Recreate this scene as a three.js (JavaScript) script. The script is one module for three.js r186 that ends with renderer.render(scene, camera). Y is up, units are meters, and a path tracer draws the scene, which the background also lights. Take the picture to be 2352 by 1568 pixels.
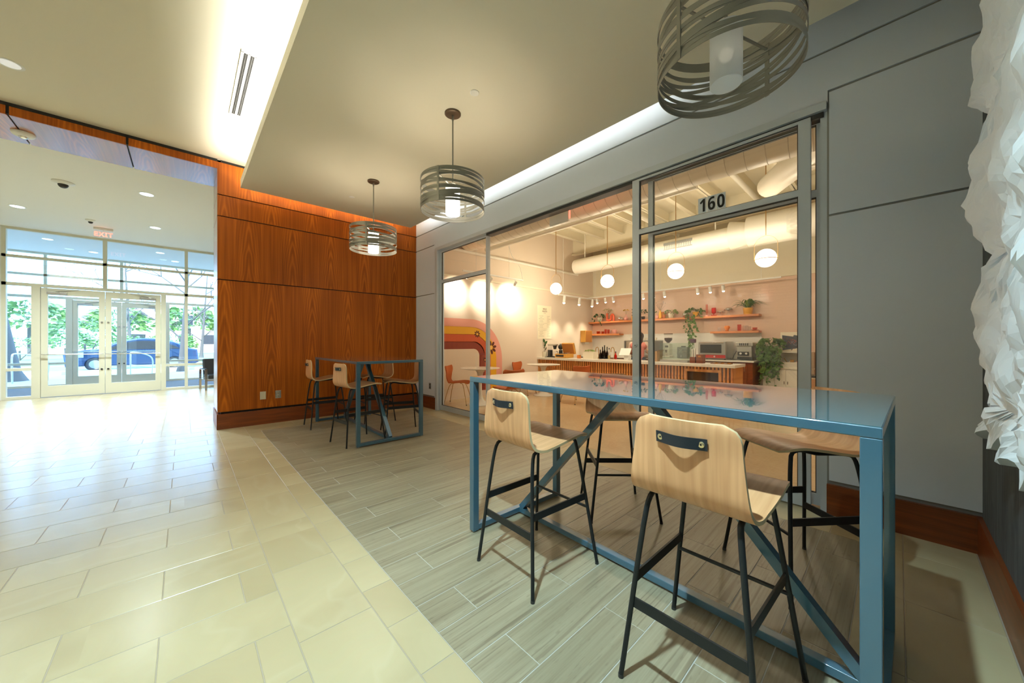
import * as THREE from 'three';
import { RoundedBoxGeometry } from 'three/addons/geometries/RoundedBoxGeometry.js';
import { mergeGeometries, mergeVertices, toCreasedNormals } from 'three/addons/utils/BufferGeometryUtils.js';
import { RectAreaLightUniformsLib } from 'three/addons/lights/RectAreaLightUniformsLib.js';
import { MarchingCubes } from 'three/addons/objects/MarchingCubes.js';
import { FontLoader } from 'three/addons/loaders/FontLoader.js';
import { TextGeometry } from 'three/addons/geometries/TextGeometry.js';

// ---------------------------------------------------------------- camera, sky, sun, exposure
const scene = new THREE.Scene();
const W = 2352, H = 1568, FOCAL = 817.78, YAW = 0.744791, HORIZON = 787.26, EYE = 1.268;
const camera = new THREE.PerspectiveCamera(2 * Math.atan(H / 2 / FOCAL) * 180 / Math.PI, W / H, 0.03, 300);
camera.position.set(0, EYE, 0);
camera.lookAt(Math.sin(YAW), EYE, -Math.cos(YAW));
camera.setViewOffset(W, H, 0, H / 2 - HORIZON, W, H);
const renderer = new THREE.WebGLRenderer({ antialias: true });
renderer.toneMapping = THREE.LinearToneMapping;
renderer.toneMappingExposure = 1.0;
renderer.shadowMap.enabled = true;
RectAreaLightUniformsLib.init();
const SKY = new THREE.Color().setRGB(4.0, 6.7, 10.5);
scene.background = SKY;
const sun = new THREE.DirectionalLight(new THREE.Color().setRGB(1, 0.95, 0.86), 15.0);
sun.position.set(-14, 26, 4); sun.target.position.set(-2, 0, -26);
sun.castShadow = true; sun.shadow.mapSize.set(2048, 2048);
Object.assign(sun.shadow.camera, { left: -40, right: 40, top: 40, bottom: -40, near: 1, far: 120 });
scene.add(sun, sun.target);

// light colours
const COOL = new THREE.Color().setRGB(0.72, 1.04, 1.10), NEUTRAL = new THREE.Color().setRGB(1.0, 0.975, 0.88), LOBBY = new THREE.Color().setRGB(0.86, 0.98, 1.0), WARM = new THREE.Color().setRGB(1.0, 0.86, 0.62), AMBER = new THREE.Color().setRGB(1.0, 0.76, 0.46);

// ---------------------------------------------------------------- pixel -> place helpers
const Fv = new THREE.Vector3(Math.sin(YAW), 0, -Math.cos(YAW)), Rv = new THREE.Vector3(Math.cos(YAW), 0, Math.sin(YAW));
const ray = (px, py) => new THREE.Vector3().copy(Fv).addScaledVector(Rv, (px - W / 2) / FOCAL).add(new THREE.Vector3(0, -(py - HORIZON) / FOCAL, 0));
const onX = (px, py, x) => { const d = ray(px, py), t = x / d.x; return new THREE.Vector3(x, EYE + d.y * t, d.z * t); };
const onZ = (px, py, z) => { const d = ray(px, py), t = z / d.z; return new THREE.Vector3(d.x * t, EYE + d.y * t, z); };
const onY = (px, py, y) => { const d = ray(px, py), t = (y - EYE) / d.y; return new THREE.Vector3(d.x * t, y, d.z * t); };

// ---------------------------------------------------------------- random and noise
let seed = 7;
const rnd = () => { seed = (seed * 1664525 + 1013904223) >>> 0; return seed / 4294967296; };
const rr = (a, b) => a + (b - a) * rnd();
const hash = (x, y, s) => { let h = (x * 374761393 + y * 668265263 + s * 1442695041) | 0; h = Math.imul(h ^ (h >>> 13), 1274126177); return ((h ^ (h >>> 16)) >>> 0) / 4294967296; };
const sm = t => t * t * (3 - 2 * t);
function noise(x, y, s = 0, px = 0, py = 0) {
  let xi = Math.floor(x), yi = Math.floor(y); const fx = sm(x - xi), fy = sm(y - yi);
  const wx = v => px ? ((v % px) + px) % px : v, wy = v => py ? ((v % py) + py) % py : v;
  const a = hash(wx(xi), wy(yi), s), b = hash(wx(xi + 1), wy(yi), s), c = hash(wx(xi), wy(yi + 1), s), d = hash(wx(xi + 1), wy(yi + 1), s);
  return a + (b - a) * fx + (c - a) * fy + (a - b - c + d) * fx * fy;
}
function fbm(x, y, s, px, py, n = 4) { let v = 0, a = 0.5, t = 0; for (let i = 0; i < n; i++) { v += a * noise(x, y, s + i * 17, px, py); t += a; a *= 0.5; x *= 2; y *= 2; px *= 2; py *= 2; } return v / t; }
const mixc = (a, b, t) => [a[0] + (b[0] - a[0]) * t, a[1] + (b[1] - a[1]) * t, a[2] + (b[2] - a[2]) * t];
function tex(w, h, fn, srgb = true) {
  const d = new Uint8Array(w * h * 4);
  for (let j = 0; j < h; j++) for (let i = 0; i < w; i++) {
    const c = fn(i / w, j / h), k = (j * w + i) * 4;
    for (let n = 0; n < 3; n++) d[k + n] = Math.max(0, Math.min(255, (Array.isArray(c) ? c[n] : c) * 255));
    d[k + 3] = 255;
  }
  const t = new THREE.DataTexture(d, w, h); t.wrapS = t.wrapT = THREE.RepeatWrapping; t.magFilter = THREE.LinearFilter; t.minFilter = THREE.LinearMipmapLinearFilter; t.generateMipmaps = true;
  if (srgb) t.colorSpace = THREE.SRGBColorSpace; t.needsUpdate = true; return t;
}
const rep = (t, u, v) => { const c = t.clone(); c.repeat.set(u, v); c.needsUpdate = true; return c; };

// ---------------------------------------------------------------- materials
const M = {};
const std = (name, o) => (M[name] = Object.assign(new THREE.MeshStandardMaterial(o), { name }));
const phy = (name, o) => (M[name] = Object.assign(new THREE.MeshPhysicalMaterial(o), { name }));
const lin = (r, g, b) => new THREE.Color().setRGB(r, g, b);

// figured red-brown veneer, book-matched leaves 0.29 m wide; texture 2.32 m x 2.32 m
const veneer = tex(1024, 1024, (u, v) => {
  const n = 8, q = u * n, k = Math.floor(q), f = q - k, d = k % 2 ? f : 1 - f, pair = k >> 1;
  const w = (fbm(d * 1.6 + pair * 7, v * 5, 5, 0, 5, 3) - 0.5), off = [0.0, 0.04, -0.03, 0.02][pair];
  const c = 7 * (v + off) + (pair % 2 ? -1 : 1) * 0 + 9.5 * Math.pow(d, 1.35) + w * 1.5;
  const ring = Math.pow(0.5 + 0.5 * Math.sin(c * 6.2832), 1.6), heart = Math.max(0, 1 - d * 1.35);
  const streak = fbm(d * 34 + pair * 31, v * 3, 11, 0, 3, 3), wide = fbm(d * 7 + pair * 13, v * 2, 15, 0, 2, 2), fine = noise(u * 900, v * 10, 12, 900, 10), broad = fbm(u * 5, v * 2, 21, 5, 2, 3);
  const t = 0.34 * ring * heart + 0.42 * streak + 0.40 * wide + 0.10 * fine + 0.20 * broad - 0.18;
  return mixc([0.47, 0.215, 0.035], [0.85, 0.48, 0.105], Math.max(0, Math.min(1, t)));
});
// straight-grained version for baseboards (grain along u)
const woodH = tex(512, 256, (u, v) => { const t = 0.65 * fbm(u * 3, v * 22, 3, 3, 22, 4) + 0.35 * noise(u * 8, v * 128, 4, 8, 128); return mixc([0.36, 0.17, 0.07], [0.58, 0.30, 0.12], t); });
// pale ash plywood (grain along v)
const ash = tex(512, 512, (u, v) => { const w = (fbm(u * 3, v * 1, 31, 3, 1, 3) - 0.5) * 0.5; const ring = 0.5 + 0.5 * Math.sin((u + w * 0.3) * 75 + 14 * noise(u * 4, v * 1, 33, 4, 1)); const t = 0.16 * ring + 0.5 * fbm(u * 60, v * 3, 34, 60, 3, 3) + 0.36 * fbm(u * 5, v * 2, 35, 5, 2, 3); return mixc([0.74, 0.54, 0.37], [0.94, 0.765, 0.58], Math.min(1, t)); });
// grey-beige wood-look porcelain (grain along u), 1.83 m x 0.92 m
const plankT = tex(1024, 512, (u, v) => { const w = fbm(u * 2, v * 4, 47, 2, 4, 2) * 0.05; const a = 0.5 * noise(u * 3, (v + w) * 50, 41, 3) + 0.5 * noise(u * 5, (v + w) * 110, 42, 5), b = noise(u * 9, v * 256, 43, 9, 256), c = fbm(u * 2, v * 4, 44, 2, 4, 3), d = Math.max(0, noise(u * 3, (v + w) * 90, 46, 3) - 0.72) * 2.2, e = Math.max(0, noise(u * 40, v * 200, 48, 40, 200) - 0.8) * 1.5; const t = 0.42 * a + 0.2 * b + 0.5 * c - 0.08; return mixc(mixc([0.465, 0.43, 0.35], [0.66, 0.635, 0.545], Math.max(0, Math.min(1, t))), [0.37, 0.33, 0.265], Math.min(0.5, d + e)); });
// cream veined stone, 2.44 m x 2.44 m
const stoneT = tex(1024, 1024, (u, v) => { const w = fbm(u * 3, v * 3, 51, 3, 3, 4), a = fbm(u * 6 + w * 2.2, v * 3, 52, 0, 3, 4), vein = Math.max(0, 1 - Math.abs(fbm(u * 4 + w, v * 7, 53, 0, 7, 4) - 0.5) * 24); return mixc(mixc([0.68, 0.625, 0.495], [0.745, 0.70, 0.57], a * 1.2 - 0.1), [0.83, 0.81, 0.75], vein * 0.08); });
// woven blue-grey wall cloth
const clothT = tex(512, 512, (u, v) => { const t = 0.55 * fbm(u * 90, v * 5, 61, 90, 5, 3) + 0.3 * noise(u * 256, v * 30, 62, 256, 30) + 0.25 * fbm(u * 10, v * 6, 63, 10, 6, 3); return mixc([0.17, 0.19, 0.20], [0.40, 0.43, 0.46], t); });
const concreteT = tex(512, 512, (u, v) => { const t = fbm(u * 4, v * 4, 71, 4, 4, 5) * 0.8 + 0.2 * noise(u * 128, v * 128, 72, 128, 128); return mixc([0.74, 0.64, 0.50], [0.86, 0.78, 0.64], t); });
const pineT = tex(256, 512, (u, v) => { const r = 0.5 + 0.5 * Math.sin(u * 40 + 6 * fbm(u * 3, v * 2, 81, 3, 2, 3)); let k = 0; for (const [a, b] of [[0.2, 0.3], [0.7, 0.75], [0.5, 0.1]]) k = Math.max(k, 1 - Math.hypot((u - a) * 6, (v - b) * 22)); return mixc(mixc([0.80, 0.50, 0.25], [0.95, 0.73, 0.44], 0.5 * r + 0.5 * noise(u * 50, v * 6, 82, 50, 6)), [0.36, 0.16, 0.06], Math.max(0, k)); });

phy('veneer', { map: rep(veneer, 1 / 2.32, 1 / 2.32), roughness: 0.5, specularIntensity: 0.45 });
std('woodH', { map: rep(woodH, 1 / 1.2, 1 / 0.6), roughness: 0.35 });
phy('soffitWood', { map: rep(veneer, 1 / 2.32, 1 / 2.32), roughness: 0.2, clearcoat: 1, clearcoatRoughness: 0.3 });
std('black', { color: lin(0.012, 0.011, 0.010), roughness: 0.7 });
std('creamPaint', { color: lin(0.78, 0.735, 0.60), roughness: 0.85 });
std('whitePaint', { color: lin(0.80, 0.79, 0.74), roughness: 0.85 });
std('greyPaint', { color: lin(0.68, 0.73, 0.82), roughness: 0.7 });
std('reveal', { color: lin(0.26, 0.26, 0.25), roughness: 0.6, metalness: 0.2 });
std('alum', { color: lin(0.58, 0.63, 0.69), roughness: 0.45, metalness: 0.2 });
std('alumDark', { color: lin(0.03, 0.03, 0.03), roughness: 0.5 });
std('ivoryFrame', { color: lin(0.72, 0.70, 0.55), roughness: 0.5 });
std('chrome', { color: lin(0.75, 0.75, 0.75), roughness: 0.18, metalness: 1 });
std('steel', { color: lin(0.55, 0.54, 0.51), roughness: 0.32, metalness: 0.9 });
phy('tile', { map: rep(stoneT, 1 / 2.44, 1 / 2.44), roughness: 0.24 });
std('grout', { color: lin(0.36, 0.31, 0.24), roughness: 0.9 });
std('plank', { map: rep(plankT, 1 / 1.83, 1 / 0.92), roughness: 0.33 });
std('plankGrout', { color: lin(0.44, 0.43, 0.40), roughness: 0.9 });
std('cloth', { map: rep(clothT, 1.2, 0.8), roughness: 0.95 });
std('concrete', { map: rep(concreteT, 0.4, 0.4), roughness: 0.22 });
phy('blueLacquer', { color: lin(0.045, 0.13, 0.20), roughness: 0.28, clearcoat: 1, clearcoatRoughness: 0.02, specularIntensity: 1 });
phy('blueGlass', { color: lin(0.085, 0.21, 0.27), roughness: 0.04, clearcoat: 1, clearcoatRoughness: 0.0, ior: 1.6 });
std('blackSteel', { color: lin(0.016, 0.019, 0.021), roughness: 0.45, metalness: 0.3 });
std('ash', { map: rep(ash, 1 / 0.6, 1 / 0.8), color: lin(1, 0.93, 0.9), roughness: 0.42 });
std('ply', { color: lin(0.62, 0.47, 0.27), roughness: 0.6 });
std('leather', { color: lin(0.012, 0.02, 0.032), roughness: 0.38 });
std('brass', { color: lin(0.80, 0.68, 0.42), roughness: 0.28, metalness: 0.9 });
std('bronzeBand', { color: lin(0.30, 0.29, 0.25), roughness: 0.4, metalness: 0.45 });
std('bronze', { color: lin(0.16, 0.11, 0.07), roughness: 0.4, metalness: 0.6 });
std('plastic', { color: lin(0.80, 0.79, 0.74), roughness: 0.4 });
std('beigePlastic', { color: lin(0.62, 0.55, 0.40), roughness: 0.4 });
std('darkPlastic', { color: lin(0.03, 0.03, 0.03), roughness: 0.3 });
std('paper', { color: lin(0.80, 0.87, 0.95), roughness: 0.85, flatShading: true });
phy('pane', { color: 0xffffff, roughness: 0, transmission: 1, thickness: 0, ior: 1.5, specularIntensity: 1 });
phy('bluePane', { color: lin(0.86, 0.95, 1.0), roughness: 0, transmission: 1, thickness: 0, ior: 1.5 });
const glow = (name, c, k) => std(name, { color: lin(0.9, 0.9, 0.9), emissive: c, emissiveIntensity: k, roughness: 0.5 });
glow('glowCool', COOL, 6); glow('glowNeutral', NEUTRAL, 5); glow('glowPendant', lin(1, 0.96, 0.86), 3.2); glow('glowGlobe', lin(1, 0.93, 0.78), 3.0); glow('glowSpot', lin(1, 0.95, 0.82), 9); glow('glowRed', lin(1, 0.10, 0.06), 2.0); glow('glowDim', lin(0.9, 0.95, 1.0), 0.35);

// ---------------------------------------------------------------- builders
const taken = new Map();
function numbered(name) { const n = taken.get(name) || 0; taken.set(name, n + 1); return n ? name + '_' + String(n).padStart(3, '0') : name; }
function shade(o) { o.castShadow = o.receiveShadow = true; return o; }
// box with uv in metres (u runs along the longer horizontal side, v up / across)
function box(w, h, d, x = 0, y = 0, z = 0, uo = 0, vo = 0) {
  const g = new THREE.BoxGeometry(w, h, d), p = g.attributes.position, n = g.attributes.normal, u = g.attributes.uv;
  for (let i = 0; i < p.count; i++) {
    const X = p.getX(i), Y = p.getY(i), Z = p.getZ(i);
    if (Math.abs(n.getX(i)) > 0.5) u.setXY(i, Z + uo, Y + vo); else if (Math.abs(n.getY(i)) > 0.5) u.setXY(i, X + uo, Z + vo); else u.setXY(i, X + uo, Y + vo);
  }
  g.translate(x, y, z); return g;
}
const span = (x0, x1, y0, y1, z0, z1, uo, vo) => box(x1 - x0, y1 - y0, z1 - z0, (x0 + x1) / 2, (y0 + y1) / 2, (z0 + z1) / 2, uo, vo);
const rbox = (w, h, d, r, x = 0, y = 0, z = 0, s = 2) => new RoundedBoxGeometry(w, h, d, s, Math.min(r, w / 2.01, h / 2.01, d / 2.01)).translate(x, y, z);
const cyl = (r0, r1, h, x = 0, y = 0, z = 0, seg = 24, open = false) => new THREE.CylinderGeometry(r0, r1, h, seg, 1, open).translate(x, y, z);
const V = (x, y, z) => new THREE.Vector3(x, y, z);
const tube = (pts, r, seg = 24, rad = 8, closed = false) => new THREE.TubeGeometry(new THREE.CatmullRomCurve3(pts.map(p => V(...p)), closed, 'centripetal'), seg, r, rad, closed);
function rod(a, b, r, seg = 10) { const A = V(...a), B = V(...b), L = A.distanceTo(B); const g = new THREE.CylinderGeometry(r, r, L, seg); g.applyQuaternion(new THREE.Quaternion().setFromUnitVectors(V(0, 1, 0), B.clone().sub(A).normalize())); const c = A.add(B).multiplyScalar(0.5); return g.translate(c.x, c.y, c.z); }
function bar(a, b, w, h) { // flat bar from a to b, h tall, w thick, kept upright
  const A = V(...a), B = V(...b), d = B.clone().sub(A), L = d.length(); const g = new THREE.BoxGeometry(L, h, w);
  const x = d.normalize(), z = V(0, 0, 0).crossVectors(x, V(0, 1, 0)); if (z.lengthSq() < 1e-6) z.set(0, 0, 1); z.normalize(); const y = V(0, 0, 0).crossVectors(z, x);
  g.applyMatrix4(new THREE.Matrix4().makeBasis(x, y, z)); const c = A.add(B).multiplyScalar(0.5); return g.translate(c.x, c.y, c.z);
}
const lathe = (pts, seg = 28) => new THREE.LatheGeometry(pts.map(p => new THREE.Vector2(...p)), seg);
const merge = gs => gs.length === 1 ? gs[0] : mergeGeometries(gs.map(g => { const q = g.index ? g.toNonIndexed() : g; for (const k of Object.keys(q.attributes)) if (!['position', 'normal', 'uv'].includes(k)) q.deleteAttribute(k); return q; }));
function obj(name, geo, mat, parent) { const m = shade(new THREE.Mesh(Array.isArray(geo) ? merge(geo) : geo, mat)); m.name = name; if (parent) parent.add(m); return m; }
function thing(name, label, category, pos = [0, 0, 0], turn = 0, group) { const o = new THREE.Group(); o.name = numbered(name); o.position.set(...pos); o.rotation.y = turn; o.userData = { label, category }; if (group) o.userData.group = group; scene.add(o); return o; }
function single(name, geo, mat, label, category, group) { const m = obj(numbered(name), geo, mat); m.userData = { label, category }; if (group) m.userData.group = group; scene.add(m); return m; }
function struct(name, geo, mat, label) { const m = geo ? obj(name, geo, mat) : Object.assign(new THREE.Group(), { name }); m.userData = { kind: 'structure' }; if (label) m.userData.label = label; scene.add(m); return m; }
function dup(o, label, pos, turn = 0) { const c = o.clone(); c.name = numbered(o.name.replace(/_\d{3}$/, '')); c.userData = { ...o.userData, label }; if (pos) c.position.set(...pos); c.rotation.y = turn; scene.add(c); return c; }
function spot(pos, target, color, cd, angle, pen = 0.5, size = 1.5) { const l = new THREE.SpotLight(color, cd, 0, angle, pen, 2); l.position.set(...pos); l.target.position.set(...target); l.castShadow = true; l.shadow.radius = size; scene.add(l, l.target); return l; }
function point(pos, color, cd, size = 2) { const l = new THREE.PointLight(color, cd, 0, 2); l.position.set(...pos); l.castShadow = true; l.shadow.radius = size; scene.add(l); return l; }
function area(pos, target, color, w, h, k) { const l = new THREE.RectAreaLight(color, k, w, h); l.position.set(...pos); l.lookAt(...target); scene.add(l); return l; }
const font = await new FontLoader().loadAsync('fonts/droid/droid_sans_bold.typeface.json');
function text(s, size, depth) { const g = new TextGeometry(s, { font, size, depth, curveSegments: 4, bevelEnabled: false }); g.computeBoundingBox(); const b = g.boundingBox; g.translate(-(b.min.x + b.max.x) / 2, -(b.min.y + b.max.y) / 2, 0); return g; }
// a thin tile, plank or panel with a small chamfer round its top edge; flat on the floor, uv in metres
function slabTile(w, d, t, c, uo, vo, swap) {
  const X = w / 2, Z = d / 2, x = X - c, z = Z - c, P = [], N = [], U = [];
  const uvOf = p => swap ? [p[2] + uo, p[0] + vo] : [p[0] + uo, p[2] + vo];
  const quad = (a, b, e, f, n) => { for (const p of [a, b, e, a, e, f]) { P.push(...p); N.push(...n); const q = uvOf(p); U.push(...q); } };
  quad([-x, t, z], [x, t, z], [x, t, -z], [-x, t, -z], [0, 1, 0]);
  const s = Math.SQRT1_2;
  quad([-X, t - c, Z], [X, t - c, Z], [x, t, z], [-x, t, z], [0, s, s]); quad([X, t - c, -Z], [-X, t - c, -Z], [-x, t, -z], [x, t, -z], [0, s, -s]);
  quad([X, t - c, Z], [X, t - c, -Z], [x, t, -z], [x, t, z], [s, s, 0]); quad([-X, t - c, -Z], [-X, t - c, Z], [-x, t, z], [-x, t, -z], [-s, s, 0]);
  quad([-X, 0, Z], [X, 0, Z], [X, t - c, Z], [-X, t - c, Z], [0, 0, 1]); quad([X, 0, -Z], [-X, 0, -Z], [-X, t - c, -Z], [X, t - c, -Z], [0, 0, -1]);
  quad([X, 0, Z], [X, 0, -Z], [X, t - c, -Z], [X, t - c, Z], [1, 0, 0]); quad([-X, 0, -Z], [-X, 0, Z], [-X, t - c, Z], [-X, t - c, -Z], [-1, 0, 0]);
  const g = new THREE.BufferGeometry(); g.setAttribute('position', new THREE.Float32BufferAttribute(P, 3)); g.setAttribute('normal', new THREE.Float32BufferAttribute(N, 3)); g.setAttribute('uv', new THREE.Float32BufferAttribute(U, 2)); return g;
}

// ================================================================ SETTING
const XS = 3.52, ZW = -6.73, ZF = -13.38, ZV = -16.6, CEIL = 3.955, SOF = 3.51, LCEIL = 3.86, ZR = 0.343, XL = -6.0;
const XB = 9.795, ZM = -6.74, CCEIL = 4.45;

// ---- floors
const floor = struct('floor', span(XL, 3.6, -0.2, -0.0015, ZF - 0.1, ZR + 0.1), M.grout);
const tileGeo = new Map();
function layTile(parent, name, x0, x1, z0, z1, mat, swap, gap = 0.004, vary = 6) {
  const w = +(x1 - x0 - gap).toFixed(3), d = +(z1 - z0 - gap).toFixed(3); if (w < 0.012 || d < 0.012) return;
  const k = Math.floor(rnd() * vary), key = [w, d, swap, k].join(); if (!tileGeo.has(key)) tileGeo.set(key, slabTile(w, d, 0.012, 0.0012, k * 0.41 + rr(0, 0.3), k * 0.73 + rr(0, 0.5), swap));
  const m = obj(name, tileGeo.get(key), mat, parent); m.position.set((x0 + x1) / 2, -0.012 + rr(-0.0002, 0.0002), (z0 + z1) / 2); m.rotation.set(rr(-0.0006, 0.0006), 0, rr(-0.0006, 0.0006)); return m;
}
const T = 0.305;
const restTiles = [];
function tileOrRest(x0, x1, z0, z1, swap, keep) { if (keep) layTile(floor, 'tile', x0, x1, z0, z1, M.tile, swap); else restTiles.push([x0, x1, z0, z1, swap]); }
for (let k = -10; k < 14; k++) {                                    // near field: long sides along x, half-bond
  const z0 = -3.683 + T * k, z1 = Math.min(z0 + T, 0.32); if (z0 > 0.3) break;
  let x1 = 0.357;
  for (let n = 8; n > -12; n--) { const j = (((k % 2) + 2) % 2 ? -0.078 : 0.2225) + 0.611 * n; if (j >= 0.35) continue; const x0 = Math.max(j, XL); if (x1 - x0 > 0.02) tileOrRest(x0, x1, z0, z1, false, x1 > -2.2 && !(x1 < -1.2 && z0 > -3.8) && !(x1 < -0.4 && z0 > -1.6)); x1 = x0; if (x0 <= XL) break; }
}
for (let k = 0; k < 22; k++) {                                      // beyond the partition: long sides along z
  for (let n = -16; n < 12; n++) { const x0 = -1.45 + 0.305 * n - 0.0005, z1 = -6.733 - 0.611 * k + ((((n % 2) + 2) % 2) ? 0.305 : 0), zz1 = Math.min(z1, -6.733), zz0 = Math.max(z1 - 0.611, ZF + 0.02); if (zz1 - zz0 > 0.03 && x0 > XL - 0.01 && x0 < 3.3) tileOrRest(x0, x0 + 0.305, zz0, zz1, true, x0 > -3.0 && x0 < 0.7 && zz0 > -12.7 && !(x0 < -2.1 && zz0 > -9)); }
}
for (let k = 0; k < 12; k++) { const z0 = -6.733 + 0.611 * k + 0.13; layTile(floor, 'border_tile', 0.357, 0.665, k ? z0 : -6.733, Math.min(z0 + 0.611, 0.32), M.tile, true); }
for (let k = 0; k < 24; k++) { const z0 = -6.42 + 0.305 * k; if (z0 > 0.25) break; layTile(floor, 'border_tile', 0.665, 0.82, z0, Math.min(z0 + 0.305, 0.32), M.tile, true); }
for (let k = 0; k < 6; k++) { const x0 = 0.665 + 0.611 * k; layTile(floor, 'border_tile', x0, Math.min(x0 + 0.611, XS), -6.733, -6.42, M.tile, false); }
layTile(floor, 'border_tile', 0.665, 3.175, -6.42, -6.255, M.tile, false);
for (let k = 0; k < 11; k++) { const z0 = -6.42 + 0.611 * k; if (z0 > -0.15) break; layTile(floor, 'border_tile', 3.175, XS + 0.08, z0, Math.min(z0 + 0.611, -0.143), M.tile, true); }
for (let k = 0; k < 6; k++) { const x0 = 0.82 + 0.597 * k - (k ? 0.0 : 0); layTile(floor, 'border_tile', x0, Math.min(x0 + 0.597, XS), 0.02, 0.32, M.tile, false); layTile(floor, 'border_tile', x0, Math.min(x0 + 0.597, XS), -0.143, 0.02, M.tile, false); }
{ // tiles beyond the few hundred nearest: one piece
  const gs = restTiles.map(([a, b, c, d, s]) => slabTile(b - a - 0.004, d - c - 0.004, 0.012, 0.0012, rnd() * 3, rnd() * 3, s).translate((a + b) / 2, -0.012, (c + d) / 2));
  const m = obj('far_tiles', gs, M.tile, floor); m.userData.kind = 'stuff';
}
// wood-look plank inlay
const inlay = struct('floor_001', span(0.82, 3.175, -0.06, -0.0012, -6.255, -0.143), M.plankGrout);
for (let k = 0, z = -0.143; z > -6.25; k++, z -= 0.2037) {
  const z0 = Math.max(z - 0.2037, -6.255); let x0 = 0.82;
  const js = ((k % 2) ? [1.488, 2.402] : [1.033, 1.946, 2.86]).concat(3.175);
  for (const x1 of js) { layTile(inlay, 'plank', x0, x1, z0, z, M.plank, false, 0.0035, 9); x0 = x1; }
}
struct('floor_002', span(3.6, XB + 0.1, -0.2, 0, ZM - 0.1, 1.6), M.concrete);
struct('floor_003', span(-4.7, 2.3, -0.2, 0, ZV - 0.1, ZF - 0.1), std('vestFloorDark', { color: lin(0.10, 0.115, 0.13), roughness: 0.95 }));  // vestibule floor colour darkened to cut light bounced onto its ceiling

// ---- ceilings
struct('ceiling', span(XL - 0.1, XS + 0.14, CEIL, CEIL + 0.12, ZW - 0.05, ZR + 0.12), M.creamPaint);
struct('ceiling_001', span(XL, 3.6, LCEIL, LCEIL + 0.12, ZF - 0.1, -7.57), M.whitePaint);
struct('ceiling_002', span(-4.7, 2.3, LCEIL, LCEIL + 0.12, ZV - 0.1, ZF - 0.1), M.whitePaint);
struct('roof', span(XL - 0.3, XB + 0.3, 4.75, 4.95, ZV - 0.2, 1.9), M.black);  // unseen slab added over all rooms to keep sky light out of gaps
// dropped ceiling cloud with a raised lip; the coves glow above it
const soffitMat = M.creamPaint;
{
  const g = struct('ceiling_003', span(0.603, 3.25, SOF, SOF + 0.05, -6.44, ZR), soffitMat);
  obj('fascia', span(0.603, 0.623, SOF + 0.05, SOF + 0.12, -6.44, ZR), soffitMat, g);
  obj('core', span(1.15, 2.85, SOF + 0.05, CEIL, -5.95, ZR), soffitMat, g);
  const o = struct('ceiling_004', span(-5.7, -3.05, SOF, SOF + 0.05, -6.44, -1.45), soffitMat);
  obj('fascia', span(-3.07, -3.05, SOF + 0.05, SOF + 0.12, -6.44, -1.45), soffitMat, o);
  obj('core', span(-5.3, -3.6, SOF + 0.05, CEIL, -5.95, -1.45), soffitMat, o);
}
function coveStrip(x0, x1, z0, z1, target, k, color, label) {
  const along = Math.abs(x1 - x0) < Math.abs(z1 - z0) ? 'z' : 'x', L = along === 'z' ? z1 - z0 : x1 - x0, c = [(x0 + x1) / 2, SOF + 0.075, (z0 + z1) / 2];
  const t = thing('cove_light', label, 'light', c, 0, 'linear cove lights above the dropped ceiling');
  obj('housing', box(along === 'z' ? 0.05 : L, 0.02, along === 'z' ? L : 0.05, 0, -0.013, 0), M.plastic, t);
  obj('diffuser', box(along === 'z' ? 0.035 : L - 0.01, 0.008, along === 'z' ? L - 0.01 : 0.035, 0, 0.001, 0), M.glowNeutral, t);
  area([c[0], SOF + 0.085, c[2]], [c[0] + target[0], SOF + 0.085 + target[1], c[2] + target[2]], color, L, 0.04, k);
}
// ---- veneered partition
{
  struct('wall_wood', span(0.40, 3.62, 0, 4.0, -7.55, ZW - 0.022), M.black);
  const w = scene.getObjectByName('wall_wood');
  const rows = [[0.252, 2.192], [2.206, 3.122], [3.136, 3.434], [3.448, 3.912]];
  rows.forEach(([y0, y1], i) => {
    obj('panel', span(0.36, XS + 0.0, y0, y1, ZW - 0.022, ZW, 0.05 + 0.29 * i, 1.1 + i * 0.37), M.veneer, w);
    obj('end_panel', span(0.36, 0.40, y0, y1, -7.57, ZW - 0.024, 0.2, i * 0.5), M.soffitWood, w);
    obj('rear_panel', span(0.36, 3.62, y0, y1, -7.575, -7.55, 0.2, i * 0.5), M.veneer, w);
  });
  struct('baseboard_wood', [span(0.352, XS, 0, 0.222, ZW - 0.02, ZW + 0.012), span(0.352, 0.4, 0, 0.222, -7.58, ZW - 0.02)], M.woodH);
  // header over the way to the doors: veneered strip, glossy veneered underside in panels
  const h = struct('wall_header', span(XL, 0.36, 3.832, 4.2, -7.56, ZW - 0.012), M.black);
  for (let k = 0; k < 7; k++) {
    const x1 = k ? -0.536 - 0.911 * (k - 1) : 0.36, x0 = -0.536 - 0.911 * k; if (x1 < XL) break;
    obj('panel', span(Math.max(x0 + 0.012, XL), x1 - (k ? 0.012 : 0), 3.815, 3.912, ZW - 0.012, ZW, 0.3 * k, 0.4), M.veneer, h);
    obj('underside_panel', span(Math.max(x0 + 0.008, XL), x1 - (k ? 0.008 : 0), 3.815, 3.832, -7.57, ZW - 0.014, 0.29 * k, 0.5), M.soffitWood, h);
  }
}
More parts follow.
